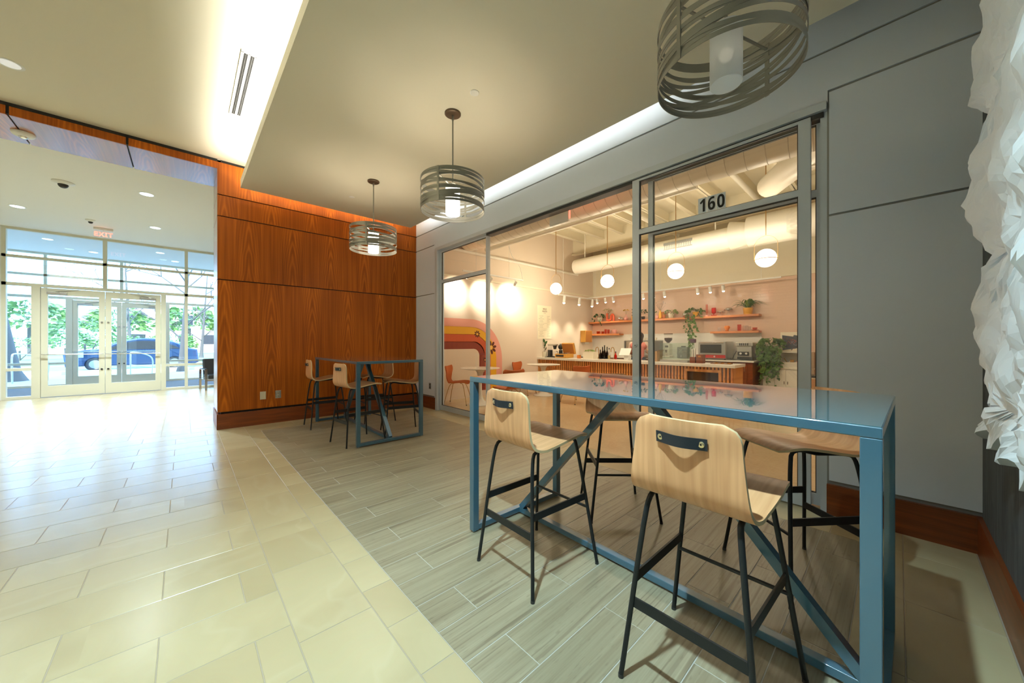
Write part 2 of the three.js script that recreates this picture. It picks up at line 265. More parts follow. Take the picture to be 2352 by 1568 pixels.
// ---- grey panelled wall with the shop opening
{
  const z0 = -5.93, z1 = -0.36, top = 3.06;
  const core = struct('wall_right', [span(XS + 0.012, XS + 0.15, 0, 4.7, ZW, z0), span(XS + 0.012, XS + 0.15, 0, 4.7, z1, ZR), span(XS + 0.012, XS + 0.15, top, 4.7, z0, z1)], M.reveal);
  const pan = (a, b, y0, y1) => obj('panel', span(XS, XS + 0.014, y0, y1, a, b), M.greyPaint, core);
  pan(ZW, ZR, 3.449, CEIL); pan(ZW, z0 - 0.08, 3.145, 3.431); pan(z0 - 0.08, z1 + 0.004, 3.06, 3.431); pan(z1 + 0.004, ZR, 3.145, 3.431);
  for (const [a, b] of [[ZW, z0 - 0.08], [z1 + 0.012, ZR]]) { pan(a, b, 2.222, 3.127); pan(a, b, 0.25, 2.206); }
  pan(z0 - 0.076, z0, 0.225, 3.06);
  struct('baseboard_right', [span(XS - 0.016, XS + 0.014, 0, 0.222, ZW + 0.012, z0), span(XS - 0.016, XS + 0.014, 0, 0.222, z1, ZR)], M.woodH);
}
// ---- blue-grey cloth wall behind the corner, and the other room walls
struct('wall_near', span(XL, XS + 0.15, 0, 4.7, ZR, ZR + 0.12), M.cloth);
struct('baseboard_near', span(XL, XS, 0, 0.222, ZR - 0.02, ZR), M.woodH);
struct('wall_left', span(XL - 0.12, XL, 0, 4.7, ZV, ZR), M.whitePaint);
struct('wall_far', [span(XL, -2.955, 0, 4.7, ZF - 0.1, ZF), span(-2.955, 3.6, 3.86, 4.7, ZF - 0.1, ZF), span(2.2, 3.74, 0, 4.7, ZF - 0.1, ZF)], M.whitePaint);
struct('wall_lobby_right', span(3.6, 3.74, 0, 4.7, ZF, ZM), M.whitePaint);
struct('wall_vestibule', [span(-4.82, -4.7, 0, 4.7, ZV - 0.1, ZF), span(2.3, 2.42, 0, 4.7, ZV - 0.1, ZF), span(-4.7, 2.3, 3.86, 4.7, ZV - 0.1, ZV)], M.whitePaint);

// ---- two glazed entrance screens with paired doors
function entrance(n, z, x0, x1, doorLabel, paneMat) {
  const f = struct('window_' + n, null), D = 0.1, fm = M.ivoryFrame, fr = (a, b, c, d, nm = 'frame') => obj(nm, span(a, b, c, d, z - D, z), fm, f);
  fr(x0, x1, 3.805, 3.86, 'head'); fr(x0, x1, 3.185, 3.245, 'rail'); fr(x0, x1, 2.557, 2.627, 'rail');
  const posts = [[-2.955, -2.895], [0.018, 0.085]]; for (let x = -4.0; x > x0; x -= 1.05) posts.push([x - 0.06, x]); for (let x = 1.1; x < x1; x += 1.05) posts.push([x, x + 0.06]);
  for (const [a, b] of posts) fr(a, b, 0, 3.805, 'post'); fr(-1.478, -1.408, 2.627, 3.805, 'post');
  fr(-2.556, -2.43, 0, 2.557, 'jamb'); fr(-0.45, -0.353, 0, 2.557, 'jamb');
  const cuts = [x0, ...posts.map(p => p[0]), ...posts.map(p => p[1]), x1].sort((a, b) => a - b);
  for (const [a, b] of [[-2.895, -1.478], [-1.408, 0.018]]) for (const [c, d] of [[2.627, 3.185], [3.245, 3.805]]) obj('pane', span(a, b, c, d, z - 0.056, z - 0.048), paneMat, f);
  for (const [a, b] of [[-2.895, -2.556], [-0.353, 0.018]]) { fr(a, b, 0, 0.06, 'sill'); fr(a, b, 0.635, 0.70, 'rail'); for (const [c, d] of [[0.06, 0.635], [0.70, 2.557]]) obj('pane', span(a, b, c, d, z - 0.056, z - 0.048), paneMat, f); }
  for (let i = 0; i < cuts.length - 1; i++) { const a = cuts[i], b = cuts[i + 1]; if (b - a < 0.2 || (a > -2.96 && b < 0.1)) continue; fr(a, b, 0, 0.06, 'sill'); fr(a, b, 0.635, 0.70, 'rail'); for (const [c, d] of [[0.06, 0.635], [0.70, 2.557], [2.627, 3.185], [3.245, 3.805]]) obj('pane', span(a, b, c, d, z - 0.056, z - 0.048), paneMat, f); }
  [[-2.425, -1.445, 1], [-1.438, -0.455, -1]].forEach(([a, b, s], i) => {
    const d = struct('door_' + (2 * n - 1 + i), null); d.userData.label = doorLabel[i];
    const p = (nm, g, m) => obj(nm, g, m, d);
    p('stile', span(a, a + 0.1, 0.012, 2.545, z - 0.075, z - 0.025), fm); p('stile', span(b - 0.1, b, 0.012, 2.545, z - 0.075, z - 0.025), fm);
    p('top_rail', span(a + 0.1, b - 0.1, 2.39, 2.545, z - 0.075, z - 0.025), fm); p('bottom_rail', span(a + 0.1, b - 0.1, 0.012, 0.268, z - 0.075, z - 0.025), fm);
    p('pane', span(a + 0.1, b - 0.1, 0.268, 2.39, z - 0.054, z - 0.046), paneMat);
    const y = 0.997; p('push_bar', [rod([a + 0.01, y, z + 0.05], [b - 0.01, y, z + 0.05], 0.014), rod([a + 0.05, y, z - 0.03], [a + 0.05, y, z + 0.05], 0.009), rod([b - 0.05, y, z - 0.03], [b - 0.05, y, z + 0.05], 0.009)], M.chrome);
    const cx = s > 0 ? a + 0.24 : b - 0.24, cl = p('door_closer', rbox(0.3, 0.065, 0.05, 0.008, cx, 2.425, z + 0.0), M.steel); obj('closer_arm', [bar([cx, 2.47, z + 0.0], [cx + s * 0.32, 2.53, z - 0.02], 0.02, 0.01), rod([cx, 2.45, z], [cx, 2.475, z], 0.018)], M.steel, cl);
    const lx = s > 0 ? b - 0.05 : a + 0.05; for (const [yy, m] of [[1.78, M.steel], [0.62, M.darkPlastic]]) p('lock', cyl(0.02, 0.02, 0.03).rotateX(Math.PI / 2).translate(lx, yy, z - 0.02), m);
  });
  return f;
}
entrance(1, ZF, -2.955, 2.2, ['ivory framed glass door, hinged on the left, of the inner entrance pair', 'ivory framed glass door, hinged on the right, of the inner entrance pair'], M.pane);
entrance(2, ZV, -4.7, 2.3, ['ivory framed glass door, hinged on the left, of the outer entrance pair', 'ivory framed glass door, hinged on the right, of the outer entrance pair'], M.bluePane);

// ---- aluminium shopfront: fixed light, open bay, sliding door before a second fixed light
{
  const A = M.alum, x0 = XS - 0.02;
  const hd = struct('trim_1', span(XS - 0.03, XS + 0.13, 3.0, 3.06, -5.93, -0.36), A); obj('track', [span(XS + 0.0, XS + 0.11, 2.965, 3.0, -4.42, -0.38)], M.alumDark, hd);
  obj('jamb', span(XS - 0.03, XS + 0.13, 0, 3.0, -5.93, -5.87), A, hd); obj('jamb', span(XS + 0.02, XS + 0.13, 0, 3.0, -0.40, -0.36), A, hd);
  const win = (n, X, a, b, st, bot, tr0, tr1, top, label, sliding) => {
    const f = struct(n, null); f.userData.label = label; const p = (nm, g, m = A) => obj(nm, g, m, f), d = 0.045;
    p('stile', span(X, X + d, 0.012, top, a, a + st)); p('stile', span(X, X + d, 0.012, top, b - st, b)); p('bottom_rail', span(X, X + d, 0.012, bot, a + st, b - st)); p('top_rail', span(X, X + d, top - 0.022, top, a + st, b - st)); p('transom', span(X, X + d, tr0, tr1, a + st, b - st));
    for (const [c, e] of [[bot, tr0], [tr1, top - 0.022]]) { p('pane', span(X + d / 2 - 0.004, X + d / 2 + 0.004, c, e, a + st, b - st), M.pane); p('gasket', [span(X + 0.012, X + d - 0.012, c, c + 0.007, a + st, b - st), span(X + 0.012, X + d - 0.012, e - 0.007, e, a + st, b - st), span(X + 0.012, X + d - 0.012, c, e, a + st, a + st + 0.007), span(X + 0.012, X + d - 0.012, c, e, b - st - 0.007, b - st)], M.alumDark); }
    return f;
  };
  win('window_3', XS + 0.035, -5.87, -4.42, 0.055, 0.10, 2.39, 2.445, 2.985, 'narrow fixed shopfront light beside the grey wall end, seen before the striped mural');
  win('window_4', XS + 0.085, -1.79, -0.38, 0.05, 0.10, 2.40, 2.455, 2.985, 'fixed shopfront light behind the sliding glass door');
  const sd = win('door_5', XS - 0.015, -1.915, -0.452, 0.075, 0.10, 2.405, 2.455, 2.985, 'grey framed sliding glass door with the number 160 on its upper pane');
  for (const y of [1.243]) { const l = obj('lock', lathe([[0, 0.014], [0.014, 0.012], [0.02, 0.006], [0.022, 0]], 20).rotateZ(Math.PI / 2).translate(XS - 0.015, y, -1.877), M.alum, sd); obj('keyhole', cyl(0.005, 0.005, 0.004, 0, 0, 0, 10).rotateZ(Math.PI / 2).translate(XS - 0.029, y, -1.877), M.darkPlastic, l); }
  // number plates stuck on the pane: white squares with black numerals
  '160'.split('').forEach((ch, i) => { const z = -1.225 + i * 0.077; const pl = obj('number_plate', box(0.002, 0.14, 0.074, XS + 0.001, 2.535, z), std('plateWhite' + i, { color: lin(0.75, 0.8, 0.85), roughness: 0.5 }), sd); const t = text(ch, 0.108, 0.0015); t.scale(0.82, 1.08, 1).rotateY(-Math.PI / 2).translate(XS - 0.0005, 2.535, z); obj('numeral', t, M.black, pl); });
}

// ================================================================ LOBBY LIGHTS
coveStrip(0.66, 0.70, -6.40, -1.25, [-0.3, 1, 0], 88, NEUTRAL, 'linear cove light along the lobby edge of the dropped ceiling');
coveStrip(3.16, 3.20, -6.40, -1.45, [0.9, 1, 0], 30, lin(0.95, 1, 0.97), 'linear cove light along the shopfront edge of the dropped ceiling');
coveStrip(0.75, 3.1, -6.37, -6.33, [0, 1, -0.9], 75, AMBER, 'linear cove light along the veneered wall edge of the dropped ceiling');
coveStrip(-3.14, -3.10, -6.40, -1.5, [-0.1, 1, 0], 260, NEUTRAL, 'linear cove light on the far side of the lobby opposite the bar tables');
function downlight(x, y, z, label, cd, color, angle = 1.05, mat = M.glowCool, group, r = 0.07) {
  const t = thing('downlight', label, 'light', [x, y, z], 0, group);
  obj('trim_ring', lathe([[r, 0.0], [r, -0.004], [r + 0.018, -0.006], [r + 0.024, -0.001], [r + 0.024, 0]], 32), M.plastic, t);
  obj('lens', cyl(r, r, 0.003, 0, -0.0025, 0, 32), mat, t);
  if (cd) spot([x, y - 0.02, z], [x, 0, z], color, cd, angle, 0.6, 2.2);
}
downlight(0.03, CEIL, -0.67, 'recessed downlight in the high ceiling above the border beside the sliding-door table', 66, COOL, 0.84, M.glowCool);
downlight(-1.235, CEIL, -5.80, 'recessed downlight in the high ceiling before the veneered header', 3, NEUTRAL, 1.1, M.glowDim);
downlight(-1.235, CEIL, -3.3, 'recessed downlight in the high ceiling above the middle of the tiled walk', 6, COOL, 1.15, M.glowCool);
for (const [x, z, l] of [[-0.475, -8.89, 'recessed downlight in the lobby ceiling next to the veneered partition'], [-2.325, -8.89, 'recessed downlight in the lobby ceiling behind the header, away from the partition'], [-2.325, -11.35, 'recessed downlight in the lobby ceiling before the left entrance door'], [-0.47, -11.34, 'recessed downlight in the lobby ceiling before the right entrance door']]) downlight(x, LCEIL, z, l, 40, LOBBY, 1.15, M.glowCool, undefined, 0.085);
for (const [x, z, l] of [[-2.5, -14.4, 'vestibule downlight behind the left upper pane'], [-1.9, -15.6, 'vestibule downlight towards the outer doors on the left'], [-0.5, -14.4, 'vestibule downlight behind the right upper pane'], [-0.2, -15.6, 'vestibule downlight towards the outer doors on the right']]) downlight(x, LCEIL, z, l, 6, NEUTRAL, 1.1, M.glowCool, undefined, 0.085);

// ---- woven-band drum pendants
function pendant(x, z, lit, label, a0) {
  const t = thing('drum_pendant', label, 'pendant light', [x, 0, z], a0, 'drum pendants over the bar tables');
  obj('canopy', lathe([[0, SOF - 0.022], [0.066, SOF - 0.022], [0.078, SOF - 0.014], [0.078, SOF - 0.0005]], 40), M.bronze, t);
  obj('stem', [rod([0, 2.80, 0], [0, SOF - 0.02, 0], 0.0075), rod([0, SOF - 0.07, 0], [0, SOF - 0.02, 0], 0.011)], M.bronzeBand, t);
  const R = 0.305, ya = 2.545, yb = 2.855;
  obj('spider', [bar([-R, yb - 0.07, 0], [R, yb - 0.07, 0], 0.012, 0.006), cyl(0.03, 0.03, 0.05, 0, yb - 0.06, 0)], M.bronzeBand, t);
  for (const s of [-1, 1]) obj('upright', box(0.006, yb - ya, 0.02, s * (R + 0.002), (ya + yb) / 2, 0), M.bronzeBand, t);
  const band = (y0, amp, ph, w, rad, k) => {
    const n = 72, P = [], idx = [];
    for (let i = 0; i <= n; i++) { const a = i / n * Math.PI * 2, yy = y0 + amp * Math.sin(k * a + ph), c = Math.cos(a), s = Math.sin(a); for (const [r, dy] of [[rad + 0.0011, -w / 2], [rad + 0.0011, w / 2], [rad - 0.0011, w / 2], [rad - 0.0011, -w / 2]]) P.push(r * c, yy + dy, r * s); }
    for (let i = 0; i < n; i++) for (let j = 0; j < 4; j++) { const a = i * 4 + j, b = i * 4 + (j + 1) % 4, c = a + 4, d = b + 4; idx.push(a, b, d, a, d, c); }
    let g = new THREE.BufferGeometry(); g.setAttribute('position', new THREE.Float32BufferAttribute(P, 3)); g.setIndex(idx); return toCreasedNormals(g, 0.6);
  };
  obj('rim', band(yb - 0.011, 0, 0, 0.021, R, 1), M.bronzeBand, t); obj('rim', band(ya + 0.011, 0, 0, 0.021, R, 1), M.bronzeBand, t);
  const specs = Array.from({ length: 13 }, (_, i) => [2.578 + i * 0.0205, [0.026, 0.055, 0.035, 0.065][i % 4] * Math.min(1, 0.35 + Math.min(i, 12 - i) * 0.2), i * 2.4 + (i % 3), 1]);
  specs.forEach(([y, a, p, k], i) => obj('band', band(y, a, p, 0.020, R + ((i % 3) - 1) * 0.0022, k), M.bronzeBand, t));
  const gl = lit ? M.glowPendant : M.frost || phy('frost', { color: lin(0.8, 0.83, 0.86), roughness: 0.9, transmission: 0.35, thickness: 0 });
  obj('diffuser', lathe([[0, 2.515], [0.066, 2.515], [0.0695, 2.52], [0.0695, 2.79], [0.05, 2.795]], 36), gl, t);
  if (lit) { for (const y of [2.60, 2.72]) { const l = new THREE.PointLight(lin(1, 0.86, 0.64), 0.8, 0, 2); l.position.set(0, y, 0); l.castShadow = true; l.shadow.radius = 3; t.add(l); } }
  else obj('bulb', new THREE.SphereGeometry(0.03, 20, 14).translate(0, 2.66, 0), glow('bulbDim', lin(1, 0.85, 0.6), 2.2), t);
  return t;
}
pendant(1.935, -4.933, true, 'lit drum pendant of woven grey metal bands nearest the veneered wall', 0.9);
pendant(1.932, -2.949, true, 'lit drum pendant of woven grey metal bands between the two others', 0.55);
pendant(1.93, -0.565, false, 'unlit drum pendant of woven grey bands over the sliding-door bar table', -0.35);

// ---- ceiling fittings
{
  const t = thing('slot_diffuser', 'white ceiling air diffuser with two dark slots beside the glowing cove', 'air vent', [0.45, CEIL, -4.685]);
  obj('frame', [box(0.125, 0.008, 0.03, 0, -0.004, -0.605), box(0.125, 0.008, 0.03, 0, -0.004, 0.605), box(0.022, 0.008, 1.2, -0.0515, -0.004, 0), box(0.022, 0.008, 1.2, 0.0515, -0.004, 0), box(0.02, 0.008, 1.2, 0, -0.004, 0)], M.plastic, t);
  for (const s of [-1, 1]) { obj('slot', box(0.0305, 0.004, 1.18, s * 0.0252, -0.0022, 0), M.black, t); obj('vane', box(0.002, 0.005, 1.18, s * 0.0252, -0.006, 0), M.reveal, t); }
  for (const [x, z, l] of [[1.917, -2.575, 'white sprinkler cover in the dropped ceiling beside the middle pendant stem'], [1.897, -5.689, 'white sprinkler cover in the dropped ceiling between veneered wall and pendants']]) { const c = thing('sprinkler_cover', l, 'sprinkler', [x, SOF, z]); obj('plate', lathe([[0, -0.006], [0.036, -0.006], [0.041, -0.003], [0.041, 0]], 28), M.whitePaint, c); obj('collar', cyl(0.03, 0.03, 0.004, 0, -0.0015, 0), M.plastic, c); }
  const d = thing('smoke_detector', 'white fire alarm strobe on the glossy veneered header underside', 'smoke detector', [-1.435, 3.815, -7.214]);
  obj('body', lathe([[0, -0.045], [0.05, -0.045], [0.085, -0.03], [0.095, -0.012], [0.095, 0]], 36), M.plastic, d); obj('lens', lathe([[0, -0.066], [0.025, -0.062], [0.04, -0.044], [0.04, -0.04]], 24), M.chrome, d);
  const ft = text('FIRE', 0.018, 0.001).rotateX(Math.PI / 2).translate(0, -0.046, 0.062); obj('lettering', ft.rotateY(0.4), glow('redInk', lin(0.5, 0.03, 0.02), 0.0), d);
  const cam1 = (x, z, r, l) => { const c = thing('dome_camera', l, 'camera', [x, LCEIL, z]); obj('base', lathe([[0, -0.04], [r * 0.75, -0.04], [r, -0.022], [r * 1.3, -0.014], [r * 1.3, 0]], 32), M.plastic, c); obj('dome', new THREE.SphereGeometry(r * 0.62, 24, 12, 0, Math.PI * 2, Math.PI / 2, Math.PI / 2).translate(0, -0.04, 0), M.darkPlastic, c); };
  cam1(-1.43, -9.13, 0.095, 'white dome camera with a dark bubble in the lobby ceiling close to the header'); cam1(-1.445, -11.55, 0.06, 'small white dome camera in the lobby ceiling close to the entrance doors');
  const e = thing('exit_sign', 'red lettered exit sign hung before the entrance doors', 'sign', [-1.335, LCEIL, -12.2]);
  obj('canopy', rbox(0.30, 0.05, 0.06, 0.008, 0, -0.026, 0), M.plastic, e); obj('panel', box(0.27, 0.17, 0.004, 0, -0.137, 0), M.pane, e); obj('stem', rod([0, -0.05, 0], [0, -0.06, 0], 0.012), M.plastic, e);
  obj('lettering', text('EXIT', 0.10, 0.005).translate(0, -0.14, 0.003), M.glowRed, e);
}
area([-1.335, 3.72, -12.19], [-1.335, 3.6, -11], lin(1, 0.1, 0.05), 0.25, 0.1, 2);
// ---- wall outlets
function outlet(x, y, z, turn, plate, dark, label, style) {
  const t = thing('wall_outlet', label, 'outlet', [x, y, z], turn);
  obj('cover_plate', rbox(0.078, 0.122, 0.006, 0.003, 0, 0, 0.003), plate, t);
  if (style === 'blank') for (const s of [-1, 1]) obj('screw', cyl(0.004, 0.004, 0.002).rotateX(Math.PI / 2).translate(0, s * 0.042, 0.0065), M.steel, t);
  else for (const s of [-1, 1]) { const r = obj('socket', rbox(0.036, 0.034, 0.004, 0.004, 0, s * 0.024, 0.007), dark, t); obj('slots', [box(0.003, 0.012, 0.002, -0.007, s * 0.024 + 0.003, 0.0092), box(0.003, 0.012, 0.002, 0.007, s * 0.024 + 0.003, 0.0092), box(0.006, 0.006, 0.002, 0, s * 0.024 - 0.009, 0.0092)], M.black, r); }
}
outlet(0.910, 0.447, ZW, 0, M.beigePlastic, M.beigePlastic, 'plain beige blank cover plate on the veneered wall', 'blank');
outlet(1.112, 0.447, ZW, 0, M.steel, std('patternPlate', { color: lin(0.45, 0.40, 0.30), roughness: 0.4 }), 'patterned steel socket plate on the veneered wall', 'duplex');
outlet(XS, 0.433, -6.165, -Math.PI / 2, M.reveal, M.darkPlastic, 'dark wall socket on the grey wall end next to the mural window', 'duplex');
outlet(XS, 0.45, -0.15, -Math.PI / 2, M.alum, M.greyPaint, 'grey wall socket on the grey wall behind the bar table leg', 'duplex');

// ================================================================ BAR TABLES
function barTable(cx, cz, turn, label) {
  const t = thing('bar_table', label, 'table', [cx, 0, cz], turn, undefined), L = 1.935, Wd = 0.875, Th = 1.04, s = 0.045;
  const top = obj('tabletop', rbox(Wd, 0.032, L, 0.004, 0, Th - 0.016, 0), M.blueLacquer, t);
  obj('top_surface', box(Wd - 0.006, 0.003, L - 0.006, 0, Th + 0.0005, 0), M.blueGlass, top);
  for (const sx of [-1, 1]) for (const sz of [-1, 1]) { const l = obj('leg', rbox(s, Th - 0.04, s, 0.003, sx * (Wd / 2 - s / 2), 0.008 + (Th - 0.04) / 2, sz * (L / 2 - s / 2)), M.blueLacquer, t); obj('glide', cyl(0.012, 0.014, 0.01, sx * (Wd / 2 - s / 2), 0.005, sz * (L / 2 - s / 2), 14), M.steel, l); }
  for (const sz of [-1, 1]) obj('foot_rail', rbox(Wd - 2 * s, 0.035, s, 0.003, 0, 0.03, sz * (L / 2 - s / 2)), M.blueLacquer, t);
  obj('spine', rbox(s, 0.035, L - 2 * s, 0.003, 0, 0.03, 0), M.blueLacquer, t);
  for (const sz of [-1, 1]) obj('brace', bar([0, 0.05, sz * (L / 2 - s - 0.01)], [0, Th - 0.035, sz * 0.06], s, 0.04), M.blueLacquer, t);
}
barTable(1.835, -0.985, -0.023, 'glossy blue bar table beside the sliding glass door');
barTable(1.977, -5.37, -0.0114, 'glossy blue bar table beside the veneered wall');

// ================================================================ BAR STOOLS
const stool0 = (() => {
  const t = thing('bar_stool', '', 'stool', [0, 0, 0], 0, undefined);
  // one bent-ply shell: profile in x-y (front at +x) swept across z with a saddle and rounded corners
  const prof = []; const add = (x, y) => prof.push([x, y]);
  const ctrl = [[0.235, 0.722], [0.215, 0.737], [0.15, 0.742], [0.05, 0.728], [-0.08, 0.712], [-0.155, 0.712], [-0.20, 0.728], [-0.226, 0.765], [-0.236, 0.82], [-0.244, 0.92], [-0.254, 1.012]];
  const curve = new THREE.CatmullRomCurve3(ctrl.map(c => V(c[0], c[1], 0)), false, 'centripetal'), NP = 44, NZ = 20;
  for (let i = 0; i <= NP; i++) { const p = curve.getPointAt(i / NP); add(p.x, p.y); }
  const len = curve.getLength();
  const half = u => { const s = u * len, b = len - s; let w = u < 0.45 ? 0.205 + 0.008 * Math.sin(u / 0.45 * Math.PI) : 0.205 - 0.034 * sm((u - 0.45) / 0.55); const rf = 0.05, rb = 0.055; if (s < rf) w -= rf - Math.sqrt(Math.max(0, rf * rf - (rf - s) ** 2)); if (b < rb) w -= rb - Math.sqrt(Math.max(0, rb * rb - (rb - b) ** 2)); return Math.max(w, 0.12); };
  const P = [], U = [], idx = [], th = 0.013, cols = NZ + 1, rows = NP + 1;
  for (let side = 0; side < 2; side++) for (let i = 0; i <= NP; i++) {
    const u = i / NP, tg = curve.getTangentAt(u), nx = tg.y, ny = -tg.x, w = half(u);  // normal: up for the seat, forward for the back
    for (let j = 0; j <= NZ; j++) { const v = j / NZ * 2 - 1, z = v * w, sad = u < 0.5 ? 0.010 * v * v * Math.sin(Math.min(1, u / 0.5) * Math.PI) : 0, curl = u > 0.6 ? 0.022 * v * v * sm((u - 0.6) / 0.4) : 0; const o = side ? -th / 2 : th / 2; P.push(prof[i][0] + nx * o + curl, prof[i][1] + ny * o + sad, z); U.push(z + (side ? 0.3 : 0), u * len); }
  }
  const at = (s, i, j) => s * rows * cols + i * cols + j, skin = [], edge = [];
  for (let i = 0; i < NP; i++) for (let j = 0; j < NZ; j++) { skin.push(at(0, i, j), at(0, i, j + 1), at(0, i + 1, j), at(0, i + 1, j), at(0, i, j + 1), at(0, i + 1, j + 1)); skin.push(at(1, i, j), at(1, i + 1, j), at(1, i, j + 1), at(1, i + 1, j), at(1, i + 1, j + 1), at(1, i, j + 1)); }
  const q = (a, b, c, d) => edge.push(a, b, c, c, b, d);
  for (let i = 0; i < NP; i++) { q(at(0, i, 0), at(0, i + 1, 0), at(1, i, 0), at(1, i + 1, 0)); q(at(0, i + 1, NZ), at(0, i, NZ), at(1, i + 1, NZ), at(1, i, NZ)); }
  for (let j = 0; j < NZ; j++) { q(at(0, 0, j + 1), at(0, 0, j), at(1, 0, j + 1), at(1, 0, j)); q(at(0, NP, j), at(0, NP, j + 1), at(1, NP, j), at(1, NP, j + 1)); }
  const mk = ix => { const g = new THREE.BufferGeometry(); g.setAttribute('position', new THREE.Float32BufferAttribute(P, 3)); g.setAttribute('uv', new THREE.Float32BufferAttribute(U, 2)); g.setIndex(ix); const h = g.toNonIndexed(); h.deleteAttribute('normal'); return toCreasedNormals(mergeVertices(h), 0.9); };
  const shell = obj('shell', mk(skin), M.ash, t); obj('ply_edge', mk(edge), M.ply, shell);
  // steel frame: two bent side hoops, flat side and back rails, round front foot rest
  const R = 0.0095, top = 0.700;
  const foot = (sx, sz) => [sx > 0 ? 0.245 : -0.25, 0.008, sz * (sx > 0 ? 0.245 : 0.225)];
  for (const sz of [-1, 1]) {
    const a = foot(-1, sz), b = foot(1, sz), zt = sz * 0.15;
    obj('leg', tube([[a[0], a[1], a[2]], [a[0] + (-0.175 - a[0]) * 0.94, 0.66, a[2] + (zt - a[2]) * 0.94], [-0.166, 0.689, zt], [-0.13, top + 0.001, zt], [0.03, 0.708, zt]], R, 40, 10), M.blackSteel, t);
    obj('leg', tube([[b[0], b[1], b[2]], [b[0] + (0.165 - b[0]) * 0.94, 0.676, b[2] + (zt - b[2]) * 0.94], [0.158, 0.712, zt], [0.125, 0.726, zt], [0.03, 0.708, zt]], R, 40, 10), M.blackSteel, t);
    const f = (p, y) => { const k = y / 0.7; return [p[0] + ((p[0] < 0 ? -0.175 : 0.165) - p[0]) * k, y, p[2] + (zt - p[2]) * k]; };
    obj('side_rail', bar(f(a, 0.385), f(b, 0.385), 0.008, 0.038), M.blackSteel, t);
    if (sz > 0) { const o = foot(-1, -1), ob = foot(1, -1), g = (p, y) => { const k = y / 0.7; return [p[0] + ((p[0] < 0 ? -0.175 : 0.165) - p[0]) * k, y, p[2] + (-0.15 - p[2]) * k]; }; obj('back_rail', bar(f(a, 0.29), g(o, 0.29), 0.008, 0.038), M.blackSteel, t); obj('foot_rest', rod(f(b, 0.325), g(ob, 0.325), 0.008), M.blackSteel, t); }
    for (const p of [a, b]) obj('glide', cyl(0.0105, 0.011, 0.012, p[0], 0.006, p[2], 12), M.darkPlastic, t);
  }
  // leather pull across the back of the shell with two rivets
  const bx = -0.2505, y = 0.945, pts = []; for (let i = 0; i <= 14; i++) { const v = i / 14 * 2 - 1; pts.push([bx - 0.008 - 0.020 * (1 - v * v) * (1 - v * v) + 0.012 * v * v * 0.3, y, v * 0.083]); }
  const lp = [], li = []; pts.forEach(([x, yy, z]) => { for (const [dx, dy] of [[-0.0016, -0.019], [-0.0016, 0.019], [0.0016, 0.019], [0.0016, -0.019]]) lp.push(x + dx + dy * -0.08, yy + dy, z); });
  for (let i = 0; i < 14; i++) for (let j = 0; j < 4; j++) { const a = i * 4 + j, b = i * 4 + (j + 1) % 4; li.push(a, b, b + 4, a, b + 4, a + 4); } li.push(0, 2, 1, 0, 3, 2, 56, 57, 58, 56, 58, 59);
  const lg = new THREE.BufferGeometry(); lg.setAttribute('position', new THREE.Float32BufferAttribute(lp, 3)); lg.setIndex(li);
  const strap = obj('pull_strap', toCreasedNormals(lg, 0.7), M.leather, t);
  for (const s of [-1, 1]) obj('rivet', [lathe([[0.003, 0.0035], [0.009, 0.0035], [0.0105, 0.001], [0.0105, 0]], 20).rotateZ(Math.PI / 2).translate(bx - 0.0085, y, s * 0.066)], M.brass, strap);
  return t;
})();
const stools = [
  [1.508, -1.426, -0.03, 'ash bar stool, lobby side of the sliding-door table, end towards the veneered wall'],
  [1.468, -0.485, -0.02, 'ash bar stool, lobby side of the sliding-door table, end towards the blue wall'],
  [2.455, -1.473, -2.331, 'ash bar stool, shopfront side of the sliding-door table, end towards the veneered wall'],
  [2.471, -0.378, 2.45, 'ash bar stool, shopfront side of the sliding-door table, end towards the blue wall'],
  [1.615, -6.01, -0.03, 'ash bar stool, lobby side of the table by the veneered wall, end nearest that wall'],
  [1.655, -4.735, 0.12, 'ash bar stool, lobby side of the veneered-wall table, end away from that wall'],
  [2.275, -4.80, 2.86, 'ash bar stool, shopfront side of the veneered-wall table, end away from that wall'],
  [2.30, -5.80, 3.1, 'ash bar stool, shopfront side of the veneered-wall table, end nearest that wall']];
stools.forEach(([x, z, a, l], i) => { if (i) dup(stool0, l, [x, 0, z], a); else { stool0.position.set(x, 0, z); stool0.rotation.y = a; stool0.userData.label = l; } });
scene.traverse(o => { if (/^bar_stool/.test(o.name)) o.userData.group = 'bar stools round the two blue tables'; });

